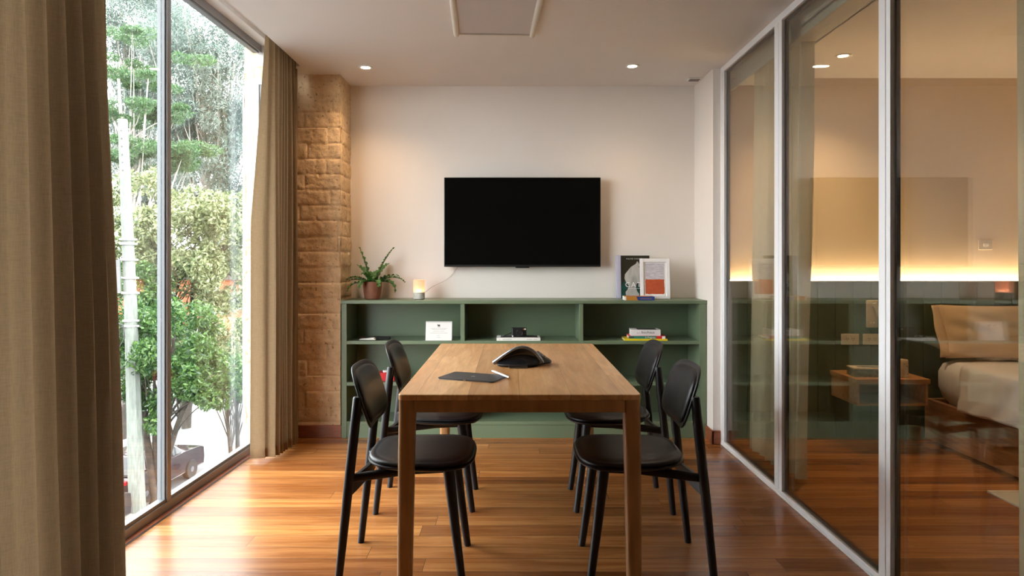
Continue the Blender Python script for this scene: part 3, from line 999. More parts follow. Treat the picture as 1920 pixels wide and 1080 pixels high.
# (azimuth deg, length, rise, droop)
fr_ = [(176, 0.275, 1.28, 0.05), (10, 0.30, 1.16, 0.2), (195, 0.20, 0.55, 1.0), (165, 0.20, 0.32, 0.55), (208, 0.20, 0.2, 1.1), (-12, 0.21, 0.55, 0.6), (12, 0.24, 0.45, 0.9), (-25, 0.24, 0.35, 1.5), (-60, 0.17, 0.5, 1.7),
       (100, 0.20, 0.8, 0.9), (60, 0.24, 0.95, 0.6), (-120, 0.16, 0.4, 1.5), (140, 0.22, 0.9, 0.5), (-5, 0.17, 0.25, 0.9), (30, 0.18, 0.35, 1.2), (250, 0.17, 0.9, 1.0)]
for az, ln, rise, droop in fr_:
    a = math.radians(az)
    dirh = Vector((math.cos(a), math.sin(a), 0))
    side = Vector((-math.sin(a), math.cos(a), 0))
    pts = []
    p = Vector((0, 0, 0.112)) + dirh * 0.010
    nn = 26
    wav = rf.uniform(0, 6)
    for i in range(nn + 1):
        t = i / nn
        ang = rise - droop * t * t * 1.5
        pts.append((p.copy(), ang))
        p = p + (dirh * math.cos(ang) + Vector((0, 0, 1)) * math.sin(ang)) * (ln / nn)
    # keep the fronds in front of the wall
    mb = MB()
    def fn(u, v, pts=pts, side=side, dirh=dirh, wav=wav, ln=ln):
        i = min(nn, int(round(v * nn)))
        c, ang = pts[i]
        w = 0.025 * (min(1, v * 5 + 0.25)) * (1 - max(0, (v - 0.55) / 0.45) ** 1.6) + 0.0006
        s_ = 2 * u - 1
        up = Vector((0, 0, math.cos(ang))) - dirh * math.sin(ang)
        w2 = w * (1 + 0.16 * math.sin(v * 46 + wav + s_))
        q = c + side * (s_ * w2) + up * (0.30 * w * s_ * s_ + abs(s_) * 0.007 * math.sin(v * 44 + wav + 1.5 * s_))
        if q.y > 0.135: q.y = 0.135 + 0.1 * (q.y - 0.135)
        if q.x < -0.175: q.x = -0.175 + 0.2 * (q.x + 0.175)
        return q
    mb.grid(fn, 6, nn)
    mb.build('frond', 'fern', pt)
    MB().tube([pts[i][0] + Vector((0, 0, 0.0005)) for i in range(0, nn - 3, 3) if pts[i][0].y < 0.13], 0.0013, 6).build('midrib', M.setdefault('rib', mat('frond midrib', (0.05, 0.09, 0.02), 0.5)), pt)

lp = empty('table_lamp', (-0.664, 4.88, TOP), 0, 'small glowing cylinder lamp with a pale ribbed base on the bookcase', 'lamp')
mshade, nt, b = new_mat('frosted lamp glass')
b.inputs['Base Color'].default_value = (0.95, 0.60, 0.47, 1)
b.inputs['Emission Color'].default_value = (1.0, 0.42, 0.26, 1)
b.inputs['Emission Strength'].default_value = 0.25
o_ = nt.nodes['Material Output']
tl = nd(nt, 'ShaderNodeBsdfTranslucent')
tl.inputs['Color'].default_value = (1.0, 0.66, 0.50, 1)
ms = nd(nt, 'ShaderNodeMixShader')
ms.inputs[0].default_value = 0.55
L(nt, b.outputs[0], ms.inputs[1])
L(nt, tl.outputs[0], ms.inputs[2])
tr = nd(nt, 'ShaderNodeBsdfTransparent')
ms2 = nd(nt, 'ShaderNodeMixShader')
ms2.inputs[0].default_value = 0.12
L(nt, ms.outputs[0], ms2.inputs[1])
L(nt, tr.outputs[0], ms2.inputs[2])
L(nt, ms2.outputs[0], o_.inputs['Surface'])
M['shade'] = mshade
MB().lathe([(0.040, 0.050), (0.0405, 0.09), (0.0405, 0.134), (0.037, 0.140), (0.030, 0.141), (0.001, 0.141)], 36, cap=False).build('lamp_shade', 'shade', lp)
prof = [(0.036, 0.002)]
for k in range(6):
    prof += [(0.0405, 0.006 + k * 0.0078), (0.0405, 0.0115 + k * 0.0078), (0.0395, 0.0125 + k * 0.0078)]
prof += [(0.036, 0.051), (0.001, 0.051)]
MB().lathe(prof, 36).build('lamp_base', M.setdefault('lampbase', mat('pale grey ribbed ceramic', (0.56, 0.54, 0.50), 0.6)), lp)
MB().lathe([(0.001, 0.052), (0.024, 0.054), (0.020, 0.064), (0.008, 0.070), (0.001, 0.072)], 20).build('bulb', 'candle', lp)
MB().lathe([(0.034, 0.0), (0.034, 0.003)], 24).build('foot', 'plastic', lp)

# leaning book with the cat cover: local frame x across, z up the cover, y depth
lean = math.radians(-4.5)
bkc = empty('book', (1.0, 4.985, TOP), 0, 'large dark book with a white cat cover leaning on the wall', 'book', rot=(lean, 0, 0))
bx0, bx1, bh = -0.240, 0.002, 0.312
MB().box(bx0 + 0.004, bx1 - 0.002, -0.028, -0.004, 0.004, bh - 0.004).build('pages', 'paper', bkc)
MB().box(bx0 + 0.004, bx1, -0.031, -0.028, 0.0, bh).box(bx0 + 0.004, bx1, -0.004, -0.001, 0.0, bh).build('cover', 'covergreen', bkc)
MB().box(bx0 - 0.001, bx0 + 0.033, -0.0325, 0.0, 0.0, bh + 0.001).build('spine', 'lilac', bkc, bevel=0.002)
MB().box(bx0 + 0.008, bx0 + 0.0095, -0.0332, -0.0322, 0.003, bh - 0.003).build('spine_groove', 'white', bkc)
MB().prism([(bx0 + 0.034, 0.0), (bx1, 0.0), (bx1, 0.11), (-0.06, 0.125), (-0.10, 0.085), (-0.15, 0.080), (-0.175, 0.132), (bx0 + 0.034, 0.09)], -0.0316, -0.0311, 'y').build('cover_cloth', 'coverteal', bkc)
cat = [(-0.150, 0.006), (-0.172, 0.02), (-0.176, 0.045), (-0.160, 0.066), (-0.150, 0.090), (-0.172, 0.120), (-0.182, 0.145), (-0.178, 0.175), (-0.160, 0.198), (-0.135, 0.228), (-0.112, 0.243), (-0.097, 0.252), (-0.088, 0.272), (-0.080, 0.262),
       (-0.070, 0.246), (-0.052, 0.246), (-0.045, 0.266), (-0.034, 0.246), (-0.030, 0.20), (-0.045, 0.16), (-0.055, 0.13), (-0.095, 0.105), (-0.100, 0.08), (-0.090, 0.05), (-0.075, 0.03), (-0.09, 0.006)]
MB().prism(cat, -0.0322, -0.0316, 'y').build('cover_picture', 'catfur', bkc)
MB().prism([(-0.090, 0.262), (-0.088, 0.272), (-0.083, 0.262)], -0.0326, -0.0322, 'y').build('cat_ear', M.setdefault('earpink', mat('pink ear', (0.6, 0.25, 0.16), 0.8)), bkc)
MB().prism([(-0.078, 0.228), (-0.070, 0.234), (-0.062, 0.230), (-0.066, 0.224)], -0.0326, -0.0322, 'y').build('cat_eye', 'ink', bkc)
text('title', 'CATS', 0.050, 'white', bkc, (-0.178, -0.0330, 0.083), align='LEFT', space=1.35)
text('author', 'WALTER CHANDOHA', 0.0115, 'white', bkc, (-0.100, -0.0322, 0.284), space=1.25)
MB().box(-0.160, -0.05, -0.0332, -0.0328, 0.0715, 0.0735).build('subtitle', 'paper', bkc)

# framed print
fp_ = empty('picture_frame', (1.028, 4.905, TOP), 0, 'white picture frame with a rust red block print in front of book', 'picture frame', rot=(math.radians(-7), 0, math.radians(-1.5)))
fw, fh, ft = 0.106, 0.292, 0.025
f_ = MB()
f_.box(-fw, -fw + ft, -0.018, 0, 0, fh).box(fw - ft, fw, -0.018, 0, 0, fh).box(-fw + ft, fw - ft, -0.018, 0, 0, ft).box(-fw + ft, fw - ft, -0.018, 0, fh - ft, fh)
f_.build('frame', 'white', fp_, bevel=0.0015)
MB().box(-fw + ft, fw - ft, -0.008, -0.002, ft, fh - ft).build('mount', 'paper', fp_)
MB().box(-0.068, 0.070, -0.0085, -0.008, 0.13, 0.258).build('print_paper', 'artpaper', fp_)
rr = random.Random(2)
poly = []
for k in range(12): poly.append((-0.067 + k * 0.0112 + 0.0, 0.036 + rr.uniform(-.0015, .0015)))
for k in range(10): poly.append((0.067 + rr.uniform(-.001, .001), 0.040 + k * 0.0100))
for k in range(12): poly.append((0.066 - k * 0.0118, 0.142 + rr.uniform(-.0015, .0015)))
for k in range(9): poly.append((-0.068 + rr.uniform(-.001, .001), 0.132 - k * 0.0105))
MB().prism(poly, -0.0092, -0.0084, 'y').build('print_block', 'rust', fp_)
ln_ = MB()
for k in range(9):
    z = 0.146 + k * 0.0128
    x = -0.060
    while x < 0.052:
        w = rr.uniform(0.010, 0.030)
        if rr.random() < 0.75:
            ln_.box(x, min(0.06, x + w), -0.0089, -0.0085, z + rr.uniform(-.002, .002), z + rr.uniform(0.0022, 0.0034))
        x += w
ln_.build('print_line', M.setdefault('lineink', mat('faint grey line', (0.42, 0.38, 0.42), 0.9)), fp_)
MB().box(-0.04, 0.04, 0.0, 0.003, 0.03, 0.22).build('back_strut', 'paper', fp_)

def book(name, loc, rz, w, d, h, m, label, group=None, page='left', cat='book'):
    """lying book, spine to the viewer (-y)"""
    o = empty(name, loc, rz, label, cat, group)
    c = 0.0022
    MB().box(-w / 2, w / 2, -d / 2, d / 2, 0, c).box(-w / 2, w / 2, -d / 2, d / 2, h - c, h).build('cover', m, o, bevel=0.0006)
    MB().box(-w / 2, w / 2, -d / 2, -d / 2 + c, c, h - c).build('spine', m, o)
    MB().box(-w / 2 + 0.003, w / 2 - 0.003, -d / 2 + c, d / 2 - 0.003, c, h - c).build('pages', 'paper', o)
    return o
b1 = book('book', (0.893, 4.815, TOP), math.radians(-3), 0.205, 0.125, 0.026, 'blue', 'small blue and ochre book lying in front of the picture frame')
MB().prism([(-0.1035, -0.0002), (-0.012, -0.0002), (-0.024, 0.0264), (-0.1035, 0.0264)], -0.0632, -0.0624, 'y').build('spine_panel', 'ochre', b1)
MB().prism([(-0.1035, -0.0632), (0.09, -0.0632), (0.05, 0.063), (-0.1035, 0.063)], 0.026, 0.0264, 'z').build('cover_panel', 'ochre', b1)
MB().box(-0.107, -0.094, -0.0636, 0.05, 0.0005, 0.0262).build('white_edge', 'paper', b1)
tl_ = MB()
for k in range(14):
    tl_.box(0.004 + k * 0.0058, 0.0085 + k * 0.0058, -0.0628, -0.0624, 0.0095, 0.0135)
tl_.build('spine_lettering', 'ochre', b1)

# ------------------------------------------------------------------ on the upper shelf
rm = empty('remote_control', (-1.010, 4.785, SH1), math.radians(-14), 'white curved remote lying at left on the upper shelf', 'remote control')
rings = []
for i in range(17):
    t = i / 16
    w = 0.011 + 0.009 * math.sin(PI * (0.15 + 0.75 * t)) + 0.004 * t
    h = 0.008 + 0.014 * t ** 1.3 if t < 0.9 else 0.019
    if i in (0, 16): w *= 0.5; h *= 0.5
    rings.append([(-0.065 + 0.125 * t, w * math.cos(a), 0.0 + h * (1 + math.sin(a)) * 0.55) for a in [2 * PI * k / 16 for k in range(16)]])
MB().stack(rings).build('casing', 'paper', rm)
MB().box(-0.045, -0.035, -0.005, 0.005, 0.0165, 0.0180).build('button', 'red', rm)
rb = empty('remote_control', (-0.922, 4.83, SH1), math.radians(6), 'black remote lying beside the white one on the upper shelf', 'remote control')
MB().prism(rrect(0.062, 0.021, 0.01), 0.0, 0.021).build('casing', 'plastic', rb, bevel=0.004)
kb = MB()
for i in range(6):
    for j in range(3):
        kb.box(-0.05 + i * 0.013, -0.042 + i * 0.013, -0.013 + j * 0.010, -0.006 + j * 0.010, 0.021, 0.0225)
kb.build('keypad', 'plastic', rb)

cl = empty('desk_calendar', (-0.513, 4.80, SH1), 0, 'white spiral bound desk calendar standing on the upper shelf', 'calendar')
cw = 0.092
def card(y0, y1, h):
    return [(y0, 0.0), (y1, h), (y1 + 0.0012, h), (y0 + 0.0012, 0.0)]
MB().prism(card(-0.030, 0.0, 0.130), -cw, cw, 'x').build('front_page', 'paper', cl)
MB().prism([(0.036, 0.0), (0.002, 0.130), (0.004, 0.130), (0.038, 0.0)], -cw, cw, 'x').build('back_card', 'paper', cl)
sp = MB()
for k in range(24):
    x = -cw + 0.006 + k * (2 * cw - 0.012) / 23
    sp.tube([(x, 0.001 + 0.0055 * math.cos(a), 0.128 + 0.0065 * math.sin(a)) for a in [2 * PI * i / 10 for i in range(11)]], 0.0007, 5)
sp.build('spiral_binding', 'grey', cl)
def onpage(z, e=0.0006):
    return -0.030 + 0.030 * z / 0.130 - e
icon = MB()
def slab(mb, x0, x1, z0, z1, e=0.0008):
    mb.add([(x0, onpage(z0), z0), (x1, onpage(z0), z0), (x1, onpage(z1), z1), (x0, onpage(z1), z1), (x0, onpage(z0, e), z0), (x1, onpage(z0, e), z0), (x1, onpage(z1, e), z1), (x0, onpage(z1, e), z1)],
           [(4, 5, 6, 7), (0, 1, 5, 4), (1, 2, 6, 5), (2, 3, 7, 6), (3, 0, 4, 7)])
slab(icon, -0.008, 0.008, 0.098, 0.108)
slab(icon, -0.0115, -0.0075, 0.1035, 0.1105)
slab(icon, -0.0078, -0.0055, 0.090, 0.099)
slab(icon, -0.0035, -0.0015, 0.091, 0.099)
slab(icon, 0.0025, 0.0045, 0.091, 0.099)
slab(icon, 0.006, 0.008, 0.090, 0.099)
icon.build('cow_emblem', 'ink', cl)
tx = MB()
for z, w in ((0.081, 0.058), (0.0745, 0.048), (0.062, 0.040), (0.050, 0.062), (0.034, 0.008), (0.020, 0.012)):
    x = -w
    while x < w:
        ww = rr.uniform(0.004, 0.010)
        slab(tx, x, min(w, x + ww), z, z + 0.0022)
        x += ww + 0.002
tx.build('printed_line', 'greyink', cl)

wb = book('book', (0.045, 4.835, SH1), 0, 0.305, 0.17, 0.020, 'paper', 'white book lying under the black camera on the upper shelf')
for x0, x1 in ((-0.135, -0.127), (-0.108, -0.045), (0.058, 0.098), (0.104, 0.130)):
    tx = MB()
    x = x0
    while x < x1:
        tx.box(x, min(x1, x + 0.005), -0.0855, -0.085, 0.007, 0.012)
        x += 0.0068
    tx.build('spine_lettering', 'greyink', wb)
MB().box(-0.125, 0.135, -0.055, 0.075, 0.020, 0.0203).build('cover_panel', 'ink', wb)
cm = empty('camera', (0.050, 4.822, SH1 + 0.0205), math.radians(4), 'compact black camera sitting on the white book', 'camera')
MB().prism(rrect(0.052, 0.017, 0.008), 0.0, 0.066).build('body', 'plastic', cm, bevel=0.003)
MB().lathe([(0.026, 0.0), (0.026, 0.010), (0.024, 0.014), (0.019, 0.015), (0.017, 0.011)], 32, T=Matrix.Translation((0.004, -0.016, 0.030)) @ Matrix.Rotation(PI / 2, 4, 'X')).build('lens', M.setdefault('lensblack', mat('black lens barrel', (0.02, 0.02, 0.022), 0.25)), cm)
MB().box(0.027, 0.036, -0.0185, -0.0165, 0.050, 0.058).build('viewfinder_window', 'ochre', cm)
MB().box(0.037, 0.046, -0.0185, -0.0165, 0.050, 0.060).build('flash', 'paper', cm)
sp_ = [(-0.05, 0, 0.030), (-0.075, -0.008, 0.020), (-0.105, -0.02, 0.010), (-0.122, -0.015, 0.004), (-0.10, 0.0, 0.004), (-0.070, -0.022, 0.004), (-0.050, -0.026, 0.004)]
MB().tube(sp_, 0.0028, 8).build('wrist_strap', 'plastic', cm)
MB().lathe([(0.005, -0.004), (0.006, 0.004), (0.003, 0.006)], 12).build('strap_toggle', 'paper', cm, loc=(-0.047, -0.026, 0.006))

y_ = book('book', (0.935, 4.83, SH1), math.radians(-2), 0.300, 0.16, 0.013, 'yellow', 'yellow book at the bottom of the right hand book stack', 'stacked books on the right upper shelf')
g2 = book('book', (0.945, 4.83, SH1 + 0.0133), math.radians(-3), 0.255, 0.145, 0.019, 'red', 'red book with a green spine in the middle of the stack', 'stacked books on the right upper shelf')
MB().box(-0.126, 0.064, -0.0735, -0.0727, 0.0004, 0.0186).build('spine_panel', 'teal', g2)
MB().box(0.103, 0.126, -0.0735, -0.0727, 0.0004, 0.0186).build('spine_end', 'paper', g2)
MB().box(-0.120, -0.090, -0.0741, -0.0735, 0.005, 0.014).build('spine_tag', 'ink', g2)
text('title', 'In Progress', 0.0155, 'white', g2, (0.022, -0.0741, 0.0048))
bh_ = book('book', (0.938, 4.832, SH1 + 0.0326), math.radians(-3), 0.205, 0.125, 0.042, 'paper', 'thick white book on top of the right hand stack', 'stacked books on the right upper shelf')
text('title', 'bauhaus', 0.026, 'red2' if 'red2' in M else 'ink', bh_, (0.015, -0.0632, 0.016), space=1.1)
MB().box(-0.060, -0.055, -0.0631, -0.0626, 0.016, 0.020).box(-0.048, -0.038, -0.0631, -0.0626, 0.020, 0.0215).build('spine_mark', 'ink', bh_)
MB().box(-0.055, 0.078, -0.050, 0.055, 0.042, 0.0424).build('cover_picture', 'ink', bh_)

# things on the lower shelf behind the left chairs
bx = empty('storage_box', (-0.885, 4.84, SH2), math.radians(4), 'red box on the lower shelf behind the left chairs', 'box')
MB().box(-0.055, 0.055, -0.05, 0.05, 0, 0.05).build('body', 'red', bx, bevel=0.003)
MB().box(-0.057, 0.057, -0.052, 0.052, 0.050, 0.058).build('lid', 'red', bx, bevel=0.002)
bc = empty('remote_control', (-0.862, 4.83, SH2 + 0.0585), math.radians(20), 'pale grey remote lying on the red box', 'remote control')
MB().prism(rrect(0.05, 0.018, 0.007), 0, 0.014).build('casing', 'paper', bc, bevel=0.003)

# ------------------------------------------------------------------ bedroom behind the glass
hp = empty('headboard_panel', (0, 0, 0), 0, 'tall dark green tongue and groove wall panel behind the bed', 'wall panel')
mb = MB()
x = 1.50
while x < 4.49:
    mb.box(x, min(4.49, x + 0.118), 4.70, 4.76, 0.0, 1.085)
    x += 0.1215
mb.build('boards', 'greendark', hp, bevel=0.002)
MB().box(1.50, 4.49, 4.715, 4.765, 0.0, 1.08).build('backing', 'greendark', hp)
MB().box(1.50, 4.49, 4.695, 4.765, 1.085, 1.093).build('cap', 'greendark', hp)
ls = MB().box(1.52, 4.47, 4.790, 4.842, 1.070, 1.097).build('led_strip', 'led')
setp(ls, 'glowing warm light strip along the top of the green bedroom panel', 'light strip')

ns = empty('nightstand', (2.42, 4.51, 0), 0, 'wooden nightstand with an open compartment fixed beside the bed', 'nightstand')
MB().box(-0.235, 0.235, -0.18, 0.185, 0.450, 0.482).build('top_board', 'nightwood', ns, bevel=0.003)
MB().box(-0.225, -0.210, -0.17, 0.185, 0.325, 0.450).build('side_panel', 'nightwood', ns, bevel=0.002)
MB().box(0.210, 0.225, -0.17, 0.185, 0.325, 0.450).build('side_panel', 'nightwood', ns, bevel=0.002)
MB().box(-0.225, 0.225, -0.17, 0.185, 0.310, 0.325).build('shelf', 'nightwood', ns, bevel=0.002)
MB().box(-0.210, 0.210, 0.165, 0.185, 0.325, 0.450).build('back_panel', 'bedwood', ns)
tbx = empty('tissue_box', (2.33, 4.46, 0.482), math.radians(-4), 'patterned tissue box on the wooden nightstand', 'tissue box')
MB().box(-0.115, 0.115, -0.06, 0.06, 0, 0.050).build('body', M.setdefault('pattern', mat('dark patterned card', (0.20, 0.15, 0.06), 0.6, var=0.9, vscale=38)), tbx, bevel=0.002)
MB().box(-0.117, 0.117, -0.062, 0.062, 0.050, 0.058).build('lid', 'cup', tbx, bevel=0.002)
MB().prism(sellipse(0.075, 0.022, 2.2, 28), 0.058, 0.0592).build('opening', 'ink', tbx)
cp = empty('cup', (2.515, 4.42, 0.482), 0, 'speckled beige cup standing on the nightstand near the pillow', 'cup')
MB().lathe([(0.038, 0.0), (0.044, 0.004), (0.045, 0.055), (0.044, 0.108), (0.041, 0.113), (0.038, 0.108), (0.037, 0.02)], 32).build('body', 'cup', cp)
rs_ = random.Random(9)
sk = MB()
for k in range(16):
    a = rs_.uniform(-2.6, -0.6)
    z = 0.072 + rs_.uniform(-0.012, 0.02) if k < 10 else rs_.uniform(0.02, 0.045)
    r = rs_.uniform(0.0015, 0.0034)
    sk.lathe([(r, 0.0), (r * 0.9, 0.0012)], 8, T=Matrix.Translation((0.0445 * math.cos(a), 0.0445 * math.sin(a), z)) @ Matrix.Rotation(a, 4, 'Z') @ Matrix.Rotation(PI / 2, 4, 'Y'))
sk.build('speckles', 'ink', cp)

def outlet(x, label):
    o = empty('wall_outlet', (x, 4.70, 0.693), 0, label, 'wall outlet')
    MB().box(-0.062, 0.062, -0.007, -0.0005, -0.038, 0.038).build('plate', 'cream', o, bevel=0.003)
    for sx in (-0.028, 0.028):
        MB().box(sx - 0.022, sx + 0.022, -0.0085, -0.007, -0.020, 0.020).build('socket', 'cream', o, bevel=0.001)
    h = MB()
    for sx in (-0.020, 0.020):
        h.box(sx - 0.008, sx - 0.005, -0.0092, -0.0084, 0.0, 0.010).box(sx + 0.005, sx + 0.008, -0.0092, -0.0084, 0.0, 0.010).box(sx - 0.002, sx + 0.002, -0.0092, -0.0084, -0.011, -0.006)
    h.build('slots', 'ink', o)
outlet(2.325, 'cream double outlet on the green panel, left one of two')
outlet(2.475, 'cream double outlet on the green panel, right one below the reading lamp')
rl = empty('reading_lamp', (2.475, 4.70, 0.868), 0, 'cream wall reading lamp on the green panel above the outlets', 'wall lamp')
MB().box(-0.040, 0.040, -0.014, -0.0005, -0.095, 0.095).build('backplate', 'cream', rl, bevel=0.005)
MB().tube([(-0.004, -0.045, 0.075), (0.030, -0.050, -0.005)], 0.014, 18).build('lamp_head', 'cream', rl)
MB().tube([(0.0, -0.012, 0.055), (0.0, -0.040, 0.055)], 0.006, 10).build('arm', 'cream', rl)
for sx in (-0.011, 0.011):
    MB().lathe([(0.008, 0.0), (0.008, 0.006), (0.006, 0.008)], 16, T=Matrix.Translation((sx, -0.014, -0.065)) @ Matrix.Rotation(PI / 2, 4, 'X')).build('button', 'cream', rl)
sw_ = empty('light_switch', (3.36, 4.85, 1.345), 0, 'small pale switch plate high on the bedroom wall', 'light switch')
MB().box(-0.05, 0.05, -0.008, -0.0005, -0.035, 0.035).build('plate', 'cream', sw_, bevel=0.003)
MB().box(-0.018, 0.018, -0.013, -0.008, -0.010, 0.010).build('rocker', 'paper', sw_, bevel=0.002)

# bed
bed = empty('bed', (3.6, 3.65, 0), 0, 'low wooden bed with white linen seen behind the glass', 'bed')
MB().box(-0.79, -0.755, -1.0, 1.0, 0.03, 0.30).build('side_rail', 'bedwood', bed, bevel=0.004)
MB().box(0.755, 0.79, -1.0, 1.0, 0.03, 0.30).build('side_rail', 'bedwood', bed, bevel=0.004)
MB().box(-0.755, 0.755, -1.0, -0.965, 0.03, 0.30).box(-0.755, 0.755, 0.965, 1.0, 0.03, 0.30).build('end_rail', 'bedwood', bed, bevel=0.004)
for sx in (-0.70, 0.70):
    for sy in (-0.9, 0.9):
        MB().box(sx - 0.025, sx + 0.025, sy - 0.025, sy + 0.025, 0, 0.22).build('leg', 'bedwood', bed)
def mat_s(ins, z, n=5.0, k=80):
    return [(x, y, z) for x, y in sellipse(0.80 - ins, 0.985 - ins, n * 2, k)]
MB().stack([mat_s(0.06, 0.235), mat_s(0.05, 0.26), mat_s(0.045, 0.30), mat_s(0.02, 0.33), mat_s(0.0, 0.40), mat_s(0.0, 0.50), mat_s(0.02, 0.55), mat_s(0.07, 0.575), mat_s(0.2, 0.582), mat_s(0.5, 0.582)]).build('mattress', 'linen', bed, angle=80)
def sheet(u, v):
    # u across from the left floor side up over the mattress, v along the bed from the foot to the pillow
    y = -0.97 + 1.55 * v
    s_ = u * 1.30
    wob = 0.008 * math.sin(v * 23 + 3 * math.sin(u * 9)) + 0.006 * noise.noise(Vector((u * 8, v * 12, 0)))
    drop = 0.245
    if s_ < drop:
        q = 1 - s_ / drop
        x = -0.815 - 0.018 * q - abs(wob) * (0.5 + q)
        z = 0.555 - (drop - s_) + 0.008 * math.sin(v * 11) * q
    elif s_ < drop + 0.07:
        a = (s_ - drop) / 0.07 * PI / 2
        x = -0.765 - 0.05 * math.cos(a)
        z = 0.555 + 0.037 * math.sin(a)
    else:
        x = -0.765 + (s_ - drop - 0.07)
        z = 0.592 + 0.5 * abs(wob)
    return Vector((x, y + 0.01 * math.sin(u * 7), z))
MB().grid(sheet, 90, 70).build('top_sheet', 'linen', bed, solid=0.004)
def pillow(name, loc, rot, w, h, t, m, label, cat='pillow'):
    o = empty(name, loc, 0, label, cat, rot=rot)
    def top(sgn):
        def fn(u, v):
            a, b = 2 * u - 1, 2 * v - 1
            e = max(0, (1 - abs(a) ** 3.5)) ** 0.55 * max(0, (1 - abs(b) ** 3.5)) ** 0.55
            pinch = 1 - 0.06 * (abs(a) ** 3) * 0 
            x = a * w / 2 * (1 - 0.05 * (1 - b * b) * abs(a))
            z = b * h / 2 * (1 - 0.05 * (1 - a * a) * abs(b))
            wr = 0.008 * noise.noise(Vector((a * 3.0 + b, b * 3, sgn))) + 0.006 * math.sin(7 * a + 4 * b + 2 * math.sin(3 * b))
            y = -sgn * (t / 2 * e) + wr * (e > 0.02) * e
            return Vector((x, y, z + h / 2))
        return fn
    MB().grid(top(1), 40, 30).grid(top(-1), 40, 30).build('body', m, o)
    mb = MB()
    for (x0, z0, x1, z1) in ((-w / 2 * 1.0, 0.0, -w / 2 * 1.0, h),):
        mb.grid(lambda u, v: Vector((-w / 2 - 0.035 + 0.07 * u + 0.006 * math.sin(9 * v), -0.004 - 0.012 * math.sin(PI * u) - 0.01 * math.sin(5 * v), 0.005 + v * (h - 0.01))), 5, 20)
    mb.build('flange', m, o, solid=0.004)
    return o
pillow('pillow', (3.16, 4.42, 0.597), (math.radians(-17), 0, math.radians(-4)), 0.68, 0.36, 0.17, 'beige', 'beige cotton pillow leaning on the green panel at the bed head, nearer')
pillow('pillow', (3.90, 4.50, 0.597), (math.radians(-20), 0, 0), 0.62, 0.36, 0.16, 'beige', 'beige cotton pillow at the bed head, half behind the curtain')
rg = empty('rug', (3.0, 2.95, 0), 0, 'pale woven rug at the lower right beside the bed', 'rug')
MB().prism(rrect(0.20, 0.68, 0.01), 0.0, 0.012, T=Matrix.Translation((-0.27, 0, 0))).build('pile', 'rug', rg, bevel=0.003)
MB().box(-0.47, -0.07, 0.66, 0.685, 0.0005, 0.013).build('border', 'cream', rg)

# bedroom curtains and pelmet
def plan_b1(t, h):
    y = 4.36 - t * 0.62 + 0.05 * (1 - h)
    x = 1.535 + 0.10 * t
    return (x, y), (1, 0.2, 0)
curtain('curtain', 'pale olive linen curtain behind the glass beside the green panel', 'curtain', plan_b1, 0.02, 2.44, 7, 0.045, 'curtaing', 21)
def plan_b2(t, h):
    y = 1.15 + t * 1.07
    x = 1.635 + 0.01 * (1 - h)
    return (x, y), (1, 0.0, 0)
curtain('curtain', 'olive linen curtain behind the glass at the right edge of the photo', 'curtain', plan_b2, 0.02, 2.44, 8, 0.035, 'curtaing', 22)
pm = MB().box(1.50, 1.515, 1.1, 4.70, 2.40, 2.529).box(1.67, 1.685, 1.1, 4.70, 2.44, 2.529).box(1.50, 1.685, 1.1, 4.70, 2.44, 2.455).build('curtain_pelmet', M.setdefault('pelmet', mat('pale green white paint', (0.66, 0.68, 0.60), 0.6)), bevel=0.002)
setp(pm, 'pale straight pelmet under the ceiling behind the glass partition', 'pelmet')

# ------------------------------------------------------------------ outside
GZ = -6.9
struct(MB().box(-160, 40, -80, 150, GZ - 0.3, GZ).build('ground', 'asphalt'))
struct(MB().box(-26, -6, 8, 22.6, GZ, GZ + 0.12).build('pavement', 'kerb', bevel=0.02))
struct(MB().box(-70, 10, 44, 80, GZ, GZ + 0.14).build('pavement', 'kerb', bevel=0.02))

def leaves(parent, name, m, centers, radii, count, size, seed, asp=2.6, droop=0.0, up=0.0):
    r = np.random.default_rng(seed)
    C_ = np.array(centers, float)
    R_ = np.array(radii, float)
    idx = r.integers(0, len(C_), count)
    d = r.normal(size=(count, 3))
    d /= np.linalg.norm(d, axis=1)[:, None]
    rad = r.uniform(0.35, 1.0, count) ** 0.5
    P = C_[idx] + d * rad[:, None] * R_[idx]
    ax = r.normal(size=(count, 3)) * 0.7 + d * 0.6
    ax[:, 2] += up - droop
    ax /= np.linalg.norm(ax, axis=1)[:, None]
    q = r.normal(size=(count, 3))
    sd = np.cross(ax, q)
    sd /= np.linalg.norm(sd, axis=1)[:, None]
    nrm = np.cross(ax, sd)
    sz = size * r.uniform(0.6, 1.3, count)[:, None]
    w = sz / asp
    a = P - ax * sz * 0.5
    b = P + sd * w * 0.5 + nrm * w * 0.18
    c = P + ax * sz * 0.5
    e = P - sd * w * 0.5 + nrm * w * 0.18
    V = np.stack([a, b, c, e], 1).reshape(-1, 3)
    me = bpy.data.meshes.new(name)
    me.vertices.add(count * 4)
    me.vertices.foreach_set('co', V.ravel())
    me.loops.add(count * 4)
    me.loops.foreach_set('vertex_index', np.arange(count * 4))
    me.polygons.add(count)
    me.polygons.foreach_set('loop_start', np.arange(0, count * 4, 4))
    me.polygons.foreach_set('loop_total', np.full(count, 4))
    me.update()
    me.validate()
    me.materials.append(M[m])
    o = bpy.data.objects.new(name, me)
    C.objects.link(o)
    o.parent = parent
    return o

def px(x, y, Y):
    return Vector(((x - 960) / 1280 * Y, Y, CAMH - (y - 487) / 1280 * Y))

